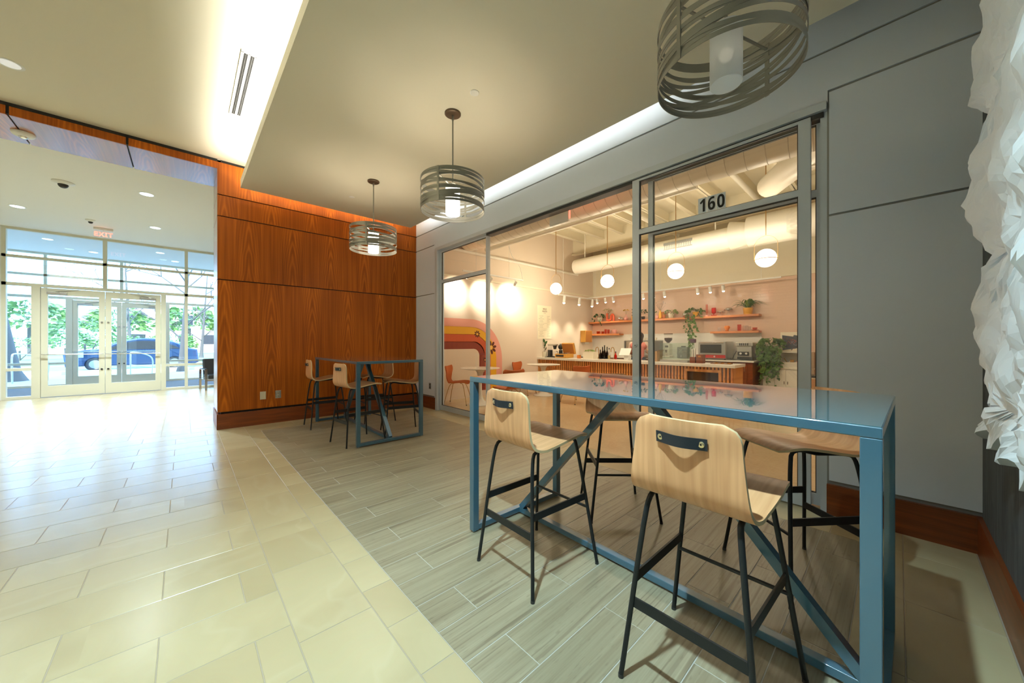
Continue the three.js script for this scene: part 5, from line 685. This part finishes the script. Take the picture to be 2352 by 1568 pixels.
// ---- towel dispenser, hutch, pothos and painting
{
  let t = thing('towel_dispenser', 'wooden paper towel box on the wall in the cafe corner', 'dispenser', [9.3, 1.47, ZM]); obj('box', rbox(0.36, 0.36, 0.18, 0.006, 0, 0, 0.095), M.tan, t); obj('front', rbox(0.30, 0.34, 0.01, 0.003, 0, 0, 0.19), M.tanInner, t); obj('towel', box(0.2, 0.05, 0.004, 0, -0.2, 0.12), M.plastic, t);
  const z0 = onX(1752, 850, 9.4).z, z1 = onX(1846, 850, 9.4).z, zc = (z0 + z1) / 2, w = z1 - z0 + 0.12; t = thing('hutch_cabinet', 'white hutch cabinet with an open shelf and two panelled doors', 'cabinet', [9.58, 0, zc + 0.06]);
  const wh = std('hutchWhite', { color: lin(0.80, 0.76, 0.66), roughness: 0.5 }); obj('carcass', [span(-0.18, 0.18, 0.02, 0.71, -w / 2, w / 2), span(0.165, 0.18, 0.74, 1.06, -w / 2, w / 2), span(-0.18, 0.18, 0.74, 1.06, -w / 2, -w / 2 + 0.02), span(-0.18, 0.18, 0.74, 1.06, w / 2 - 0.02, w / 2)], wh, t); obj('top', rbox(0.38, 0.022, w + 0.02, 0.004, 0, 1.071, 0), wh, t); obj('ledge', rbox(0.40, 0.03, w + 0.03, 0.004, -0.01, 0.725, 0), wh, t);
  for (const s of [-1, 1]) { const d = obj('door', rbox(0.018, 0.66, w / 2 - 0.012, 0.003, -0.19, 0.365, s * w / 4), wh, t); obj('panel', box(0.006, 0.52, w / 2 - 0.13, -0.2, 0.365, s * w / 4), wh, d); obj('handle', rbox(0.012, 0.06, 0.012, 0.004, -0.206, 0.42, s * 0.03), M.bronze, d); }
  t = thing('wall_painting', 'dark blue and red abstract painting leaning on the hutch', 'painting', [9.62, 1.083, onX(1817, 800, 9.62).z]);
  const cv = document.createElement('canvas'); cv.width = cv.height = 256; const c = cv.getContext('2d'); c.fillStyle = '#ece2cc'; c.fillRect(0, 0, 256, 256); c.fillStyle = '#3a4152'; c.beginPath(); c.moveTo(20, 40); c.lineTo(150, 60); c.arc(160, 130, 90, -1.6, 1.5); c.lineTo(30, 240); c.closePath(); c.fill(); for (let i = 0; i < 46; i++) { c.strokeStyle = ['#7a2f35', '#59637d', '#8d8a97', '#a0564a', '#2c3f45'][i % 5]; c.lineWidth = 2 + (i % 4) * 2; c.beginPath(); const x = 40 + rnd() * 180, y = 80 + rnd() * 130; c.moveTo(x, y); c.quadraticCurveTo(x + rr(-30, 30), y + rr(-30, 30), x + rr(-50, 50), y + rr(-40, 40)); c.stroke(); }
  const map = new THREE.CanvasTexture(cv); map.colorSpace = THREE.SRGBColorSpace; const pg = new THREE.PlaneGeometry(0.38, 0.42).rotateY(-Math.PI / 2).translate(-0.013, 0.21, 0); obj('canvas', pg.rotateZ(-0.1), std('paintPrint', { map, roughness: 0.7 }), t); obj('stretcher', box(0.022, 0.42, 0.38, 0, 0.21, 0).rotateZ(-0.1), M.potCream, t);
  t = thing('storage_basket', 'white flared basket on the hutch ledge', 'basket', [9.55, 0.741, onX(1822, 838, 9.55).z]); obj('sides', [bar([-0.13, 0.06, -0.19], [-0.13, 0.06, 0.19], 0.01, 0.12), bar([0.11, 0.06, -0.19], [0.11, 0.06, 0.19], 0.01, 0.12), bar([-0.13, 0.06, -0.19], [0.11, 0.06, -0.19], 0.01, 0.12), bar([-0.13, 0.06, 0.19], [0.11, 0.06, 0.19], 0.01, 0.12)], wh, t); obj('bottom', box(0.24, 0.01, 0.38, -0.01, 0.005, 0), wh, t); obj('brush', [rbox(0.05, 0.08, 0.07, 0.02, 0, 0.13, -0.02), rod([0, 0.1, -0.1], [0, 0.2, -0.16], 0.006)], M.tan, t); obj('cloth', rbox(0.1, 0.04, 0.1, 0.018, 0, 0.12, 0.1), M.pinkGlaze, t);
  t = thing('pothos_plant', 'large bushy pothos spilling down the front of the white hutch', 'plant', [9.50, 1.083, onX(1774, 800, 9.50).z]); pot(0.08, 0.11, 0.16, M.potCream, t); const v2 = []; for (let i = 0; i < 20; i++) v2.push(vine([-0.16 - rr(0, 0.06), 0.14 + rr(-0.05, 0.05), rr(-0.2, 0.14)], rr(0.25, 0.75), 13, 0.085, 0.075, 0.04)); for (let i = 0; i < 3; i++) v2.push(vine([-0.2, 0.1, rr(-0.2, 0.05)], rr(0.8, 0.93), 15, 0.06, 0.05, 0.03)); obj('foliage', finish([...clump(120, [-0.05, 0.14, -0.02], [0.17, 0.16, 0.22], 0.09, 0.08, 0.2), ...v2.flatMap(v => v.gs)]), M.leafMid, t); obj('young_leaves', finish(clump(40, [-0.06, 0.16, -0.02], [0.17, 0.15, 0.22], 0.07, 0.06, 0.4)), M.leafLime, t); obj('stems', v2.map(v => v.stem), M.leafOlive, t);
  t = thing('side_stand', 'copper drum stand with a dark top near the shopfront end', 'stand', [8.3, 0, onX(1878, 850, 8.3).z]); obj('drum', cyl(0.2, 0.2, 0.66, 0, 0.33, 0, 30), std('copper', { color: lin(0.50, 0.26, 0.12), roughness: 0.35, metalness: 0.6 }), t); obj('top', cyl(0.22, 0.22, 0.03, 0, 0.675, 0, 30), M.darkPlastic, t); obj('ring', cyl(0.205, 0.205, 0.02, 0, 0.645, 0, 30), M.potCream, t);
}
// ================================================================ PERSON behind the counter, back turned, head bowed
{
  const base = [8.35, 0, onX(1466, 800, 8.35).z], t = thing('person', 'person with long brown hair and a pink shirt working behind the counter', 'person', base, 0.25);
  function blob(bones, cell, lo, hi) { // smooth union of tapered capsules
    const n = Math.ceil(Math.max(hi[0] - lo[0], hi[1] - lo[1], hi[2] - lo[2]) / cell), mc = new MarchingCubes(n, new THREE.MeshBasicMaterial(), false, false, 200000), S = n * cell, c = [0, 1, 2].map(i => (lo[i] + hi[i]) / 2); mc.isolation = 0;
    for (let k = 0; k < n; k++) for (let j = 0; j < n; j++) for (let i = 0; i < n; i++) {
      const p = [(i - n / 2) / (n / 2), (j - n / 2) / (n / 2), (k - n / 2) / (n / 2)].map((v, q) => v * S / 2 + c[q]); let acc = 0;
      for (const [a, b, ra, rb, f = 1] of bones) { const d = [b[0] - a[0], b[1] - a[1], b[2] - a[2]], L = d[0] ** 2 + d[1] ** 2 + d[2] ** 2 || 1e-9; let h = ((p[0] - a[0]) * d[0] + (p[1] - a[1]) * d[1] + (p[2] - a[2]) * d[2]) / L; h = Math.max(0, Math.min(1, h)); const dist = Math.hypot((p[0] - a[0] - d[0] * h) / f, p[1] - a[1] - d[1] * h, p[2] - a[2] - d[2] * h) - (ra + (rb - ra) * h); acc += Math.exp(-dist * 70); }
      mc.field[i + j * n + k * n * n] = Math.log(Math.max(acc, 1e-30)) / 70;
    }
    mc.update(); const cnt = mc.count, P = new Float32Array(cnt * 3), N = new Float32Array(cnt * 3); for (let i = 0; i < cnt; i++) for (let q = 0; q < 3; q++) { P[i * 3 + q] = mc.positionArray[i * 3 + q] * S / 2 + c[q]; N[i * 3 + q] = mc.normalArray[i * 3 + q]; }
    const g = new THREE.BufferGeometry(); g.setAttribute('position', new THREE.BufferAttribute(P, 3)); g.setAttribute('normal', new THREE.BufferAttribute(N, 3)); g.setAttribute('uv', new THREE.BufferAttribute(new Float32Array(cnt * 2), 2)); return g;
  }
  std('skin', { color: lin(0.55, 0.30, 0.20), roughness: 0.6 }); std('pinkShirt', { color: lin(0.72, 0.24, 0.20), roughness: 0.85 }); std('paleSleeve', { color: lin(0.80, 0.60, 0.52), roughness: 0.9 }); std('hair', { color: lin(0.055, 0.022, 0.012), roughness: 0.55 }); std('jeans', { color: lin(0.05, 0.06, 0.09), roughness: 0.9 });
  // facing +x (the rear worktop); bent slightly forward, both hands at the espresso machine
  const hip = [0, 0.84, 0], chest = [0.05, 1.16, 0], neck = [0.10, 1.31, 0], head = [0.16, 1.42, 0.0];
  const arm = s => [[[0.06, 1.235, s * 0.17], [0.16, 1.02, s * 0.235], 0.05, 0.042], [[0.16, 1.02, s * 0.235], [0.38, 1.03, s * 0.17], 0.04, 0.03]];
  const hand = s => { const w = [0.39, 1.03, s * 0.165], r = [[w, [0.46, 1.03, s * 0.16], 0.026, 0.024]]; for (let i = 0; i < 4; i++) { const z = s * (0.135 + i * 0.018), l = [0.055, 0.066, 0.062, 0.048][i]; r.push([[0.455, 1.032, z], [0.455 + l * 0.6, 1.03, z], 0.009, 0.0085], [[0.455 + l * 0.6, 1.03, z], [0.455 + l * 0.8, 1.005, z], 0.0085, 0.0075]); } r.push([[0.42, 1.03, s * 0.14], [0.45, 1.03, s * 0.105], 0.011, 0.009], [[0.45, 1.03, s * 0.105], [0.475, 1.02, s * 0.1], 0.009, 0.008]); return r; };
  const body = [[hip, [0.02, 1.0, 0], 0.135, 0.115], [[0.02, 1.0, 0], chest, 0.115, 0.125], [[0.05, 1.20, -0.12], [0.05, 1.20, 0.12], 0.075, 0.075], [chest, neck, 0.09, 0.05], [neck, [0.14, 1.38, 0], 0.048, 0.055], [head, [0.185, 1.37, 0], 0.082, 0.06], ...arm(1), ...arm(-1)];
  for (const s of [-1, 1]) body.push([[0, 0.82, s * 0.08], [0.02, 0.47, s * 0.09], 0.095, 0.058], [[0.02, 0.47, s * 0.09], [-0.02, 0.07, s * 0.095], 0.056, 0.038], [[-0.02, 0.05, s * 0.095], [0.15, 0.035, s * 0.1], 0.036, 0.03]);
  const B = [blob(body, 0.018, [-0.3, -0.02, -0.42], [0.55, 1.58, 0.42]), blob(hand(1), 0.006, [0.36, 0.97, 0.06], [0.56, 1.08, 0.22]), blob(hand(-1), 0.006, [0.36, 0.97, -0.22], [0.56, 1.08, -0.06])];
  B.push(new THREE.SphereGeometry(0.014, 10, 8).scale(1, 1.5, 0.8).translate(0.25, 1.40, 0), new THREE.SphereGeometry(0.009, 8, 6).translate(0.235, 1.43, 0.032), new THREE.SphereGeometry(0.009, 8, 6).translate(0.235, 1.43, -0.032), new THREE.SphereGeometry(0.018, 10, 8).scale(0.6, 0.35, 1.2).translate(0.238, 1.365, 0), new THREE.SphereGeometry(0.02, 10, 8).scale(0.6, 1.2, 0.4).translate(0.16, 1.41, 0.085), new THREE.SphereGeometry(0.02, 10, 8).scale(0.6, 1.2, 0.4).translate(0.16, 1.41, -0.085));
  obj('body', B, M.skin, t);
  obj('shirt', blob([[[0, 0.86, 0], [0.02, 1.0, 0], 0.148, 0.127], [[0.02, 1.0, 0], chest, 0.127, 0.137], [[0.05, 1.20, -0.13], [0.05, 1.20, 0.13], 0.086, 0.086], [chest, [0.085, 1.27, 0], 0.10, 0.06]], 0.018, [-0.3, 0.6, -0.42], [0.4, 1.45, 0.42]), M.pinkShirt, t);
  obj('sleeve', [blob([[[0.055, 1.235, 0.175], [0.135, 1.08, 0.225], 0.064, 0.064]], 0.016, [-0.1, 0.9, 0.05], [0.3, 1.35, 0.4]), blob([[[0.055, 1.235, -0.175], [0.135, 1.08, -0.225], 0.064, 0.064]], 0.016, [-0.1, 0.9, -0.4], [0.3, 1.35, -0.05])], M.paleSleeve, t);
  obj('trousers', blob([-1, 1].flatMap(s => [[[0, 0.84, s * 0.07], [0.02, 0.47, s * 0.09], 0.112, 0.075], [[0.02, 0.47, s * 0.09], [-0.02, 0.10, s * 0.095], 0.073, 0.056]]), 0.018, [-0.3, 0, -0.42], [0.4, 0.98, 0.42]), M.jeans, t);
  obj('hair', blob([[[0.135, 1.445, 0], [0.10, 1.44, 0], 0.102, 0.10], [[0.08, 1.42, 0], [0.0, 1.20, 0.02], 0.10, 0.075], [[0.0, 1.20, 0.02], [-0.05, 1.06, 0.03], 0.07, 0.035], [[0.10, 1.40, -0.085], [0.05, 1.22, -0.11], 0.04, 0.03]], 0.016, [-0.2, 0.95, -0.25], [0.35, 1.6, 0.25]), M.hair, t);
}

// ================================================================ OUTSIDE THE ENTRANCE
{
  struct('ground', span(-60, 60, -0.3, -0.04, -120, ZV - 0.1), std('paving', { color: lin(0.38, 0.37, 0.35), roughness: 0.9 }));
  single('road', span(-60, 60, -0.04, -0.02, -31, -23.5), std('asphalt', { color: lin(0.16, 0.19, 0.23), roughness: 0.9 }), 'grey road passing before the entrance', 'road');
  single('kerb', span(-60, 60, -0.04, 0.10, -23.5, -23.25), std('kerbStone', { color: lin(0.6, 0.6, 0.58), roughness: 0.9 }), 'pale kerb between the pavement and the road', 'kerb');
  single('lawn', span(-60, 60, -0.04, 0.02, -60, -32.5), std('lawn', { color: lin(0.16, 0.24, 0.09), roughness: 1 }), 'green lawn across the road', 'lawn');
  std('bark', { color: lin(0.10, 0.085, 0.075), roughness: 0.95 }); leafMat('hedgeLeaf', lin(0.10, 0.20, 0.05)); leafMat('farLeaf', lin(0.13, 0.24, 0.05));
  function tree(x, z, h, r, label, lean = 0, low = 0.3) {
    const t = thing('bare_tree', label, 'tree', [x, z < -32 ? 0.021 : -0.039, z]); const tr = [], tw = []; const pts = [[0, 0, 0], [lean * 0.2, h * 0.2, 0], [lean * 0.5, h * 0.5, 0.1], [lean, h, 0]];
    const cv = new THREE.CatmullRomCurve3(pts.map(p => V(...p))); const n = 12, rad = 10, P = [], ix = []; for (let i = 0; i <= n; i++) { const p = cv.getPoint(i / n), rr0 = r * (1 - 0.75 * i / n) * (i === 0 ? 1.35 : 1); for (let j = 0; j < rad; j++) { const a = j / rad * 6.283; P.push(p.x + Math.cos(a) * rr0, p.y, p.z + Math.sin(a) * rr0); } } for (let i = 0; i < n; i++) for (let j = 0; j < rad; j++) { const a = i * rad + j, b = i * rad + (j + 1) % rad; ix.push(a, a + rad, b, b, a + rad, b + rad); } const g = new THREE.BufferGeometry(); g.setAttribute('position', new THREE.Float32BufferAttribute(P, 3)); g.setIndex(ix); g.computeVertexNormals(); g.setAttribute('uv', new THREE.Float32BufferAttribute(new Float32Array(P.length / 3 * 2), 2)); obj('trunk', g, M.bark, t);
    const grow = (p, d, L, rad0, lv) => { const q = p.clone().addScaledVector(d, L); tw.push(new THREE.CylinderGeometry(rad0 * 0.6, rad0, L, 5).applyQuaternion(new THREE.Quaternion().setFromUnitVectors(V(0, 1, 0), d)).translate((p.x + q.x) / 2, (p.y + q.y) / 2, (p.z + q.z) / 2)); if (lv > 0) for (let k = 0; k < 3; k++) grow(q, d.clone().add(V(rr(-0.8, 0.8), rr(-0.2, 0.6), rr(-0.8, 0.8))).normalize(), L * rr(0.55, 0.8), rad0 * 0.6, lv - 1); };
    for (let k = 0; k < 7; k++) grow(cv.getPoint(rr(low, 1)), V(rr(-1, 1), rr(0.3, 0.9), rr(-1, 1)).normalize(), h * rr(0.12, 0.22), r * 0.3, 3); obj('branches', tw, M.bark, t);
  }
  const at = (px, z) => onZ(px, HORIZON, z).x;
  tree(at(20, -20.5), -20.5, 7, 0.32, 'thick dark tree trunk close outside the left sidelight', -0.7, 0.88); tree(at(416, -22.4), -22.4, 6, 0.13, 'young bare street tree outside the right sidelight', 0.3); tree(at(300, -46), -46, 10, 0.15, 'slim bare tree across the road behind the right door', -0.4); tree(at(462, -40), -40, 7, 0.13, 'slim bare tree across the road beside the brick building', 0.4);
  const bush = (x, z, r, h, label, m = M.hedgeLeaf) => { const t = thing('garden_bush', label, 'bush', [x, 0.021, z]); obj('foliage', finish(clump(420, [0, h * 0.62 + 0.2, 0], [r, h * 0.5, r * 0.8], 0.22, 0.14, 0.2)), m, t); obj('stem', [rod([0, 0, 0], [0, h * 0.5, 0], 0.05), rod([0, 0, 0], [r * 0.3, h * 0.5, 0], 0.03)], M.bark, t); };
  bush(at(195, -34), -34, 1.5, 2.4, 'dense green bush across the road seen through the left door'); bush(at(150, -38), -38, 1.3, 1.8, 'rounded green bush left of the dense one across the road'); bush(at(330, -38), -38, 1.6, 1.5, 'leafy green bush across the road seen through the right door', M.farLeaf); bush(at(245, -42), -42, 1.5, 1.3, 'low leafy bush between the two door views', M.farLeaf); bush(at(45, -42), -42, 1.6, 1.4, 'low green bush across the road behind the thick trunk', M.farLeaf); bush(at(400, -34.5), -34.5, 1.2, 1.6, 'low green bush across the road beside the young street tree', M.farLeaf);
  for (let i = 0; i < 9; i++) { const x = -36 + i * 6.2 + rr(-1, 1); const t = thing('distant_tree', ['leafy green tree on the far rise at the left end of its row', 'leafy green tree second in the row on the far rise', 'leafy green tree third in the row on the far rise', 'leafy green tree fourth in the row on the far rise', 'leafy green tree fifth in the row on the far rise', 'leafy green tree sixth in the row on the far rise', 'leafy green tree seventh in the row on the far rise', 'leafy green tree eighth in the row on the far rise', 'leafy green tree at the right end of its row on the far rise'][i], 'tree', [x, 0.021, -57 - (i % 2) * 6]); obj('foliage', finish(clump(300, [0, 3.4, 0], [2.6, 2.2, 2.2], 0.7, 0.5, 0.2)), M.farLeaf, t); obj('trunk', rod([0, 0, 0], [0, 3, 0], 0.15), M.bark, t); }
  // parked car, seen blurred through the door: built as a car at rest
  const cx = at(318, -25.3), t = thing('car', 'dark blue hatchback parked before the entrance doors', 'car', [cx, -0.012, -25.3]); std('carBlue', { color: lin(0.03, 0.06, 0.12), roughness: 0.25, metalness: 0.3 });
  const s = new THREE.Shape(); s.moveTo(-2.1, 0.28); s.lineTo(-2.15, 0.75); s.quadraticCurveTo(-1.7, 0.92, -1.1, 0.95); s.quadraticCurveTo(-0.5, 1.42, 0.2, 1.45); s.quadraticCurveTo(1.2, 1.45, 1.75, 0.98); s.lineTo(2.1, 0.9); s.lineTo(2.15, 0.35); s.lineTo(2.0, 0.28); s.lineTo(1.65, 0.28); s.absarc(1.3, 0.3, 0.36, 0, Math.PI, false); s.lineTo(-0.95, 0.28); s.absarc(-1.3, 0.3, 0.36, 0, Math.PI, false); s.closePath();
  obj('body', new THREE.ExtrudeGeometry(s, { depth: 1.6, bevelEnabled: true, bevelSize: 0.06, bevelThickness: 0.06, bevelSegments: 3, curveSegments: 14 }).translate(0, 0, -0.8), M.carBlue, t);
  const wsh = new THREE.Shape(); wsh.moveTo(-0.95, 0.97); wsh.quadraticCurveTo(-0.45, 1.36, 0.2, 1.38); wsh.quadraticCurveTo(1.05, 1.38, 1.5, 1.0); wsh.closePath(); obj('side_windows', new THREE.ExtrudeGeometry(wsh, { depth: 1.75, bevelEnabled: false }).translate(0, 0, -0.875), M.darkPlastic, t);
  for (const x of [-1.3, 1.3]) for (const z of [-0.72, 0.72]) { const w = obj('wheel', new THREE.TorusGeometry(0.24, 0.085, 12, 28).translate(x, 0.32, z), M.darkPlastic, t); obj('hub', cyl(0.19, 0.19, 0.12, 0, 0, 0, 20).rotateX(Math.PI / 2).translate(x, 0.32, z), M.steel, w); }
  const hr = (x, l) => { const q = thing('handrail', l, 'handrail', [x, -0.04, -19.2]); obj('rail', tube([[0, 0, 0], [0, 0.9, 0], [0, 0.95, -0.1], [0.5, 0.7, -1.1], [0.5, 0, -1.15]], 0.022, 40, 8), M.steel, q); obj('mid_rail', rod([0, 0.5, -0.02], [0.5, 0.35, -1.12], 0.016), M.steel, q); };
  hr(at(28, -19.2), 'steel handrail outside the left sidelight'); hr(at(300, -19.2), 'steel handrail outside the right door');
  const sg = thing('pavement_sign', 'small white sign on a post outside the left door', 'sign', [at(178, -19), -0.04, -19]); obj('post', rod([0, 0, 0], [0, 0.85, 0], 0.02), M.steel, sg); obj('board', rbox(0.26, 0.2, 0.02, 0.005, 0, 0.9, 0), M.plastic, sg);
  // brick building far to the right
  const b = thing('office_building', 'distant brick building with pale window bands beyond the lounge chair', 'building', [at(505, -75), 0, -75]); std('brickFar', { color: lin(0.62, 0.42, 0.36), roughness: 0.9 }); obj('wall', [span(-11, 11, 0, 6.5, -4, 0)], M.brickFar, b); obj('roof', span(-11.4, 11.4, 6.5, 6.9, -4.3, 0.3), M.whitePaint, b); for (let i = 0; i < 8; i++) for (const y of [0.9, 3.9]) { const w = obj('window', span(-10.2 + i * 2.6, -8.3 + i * 2.6, y, y + 1.8, 0, 0.08), M.plastic, b); obj('pane', span(-10.05 + i * 2.6, -8.45 + i * 2.6, y + 0.15, y + 1.65, 0.08, 0.1), M.darkPlastic, w); }
}
renderer.render(scene, camera);
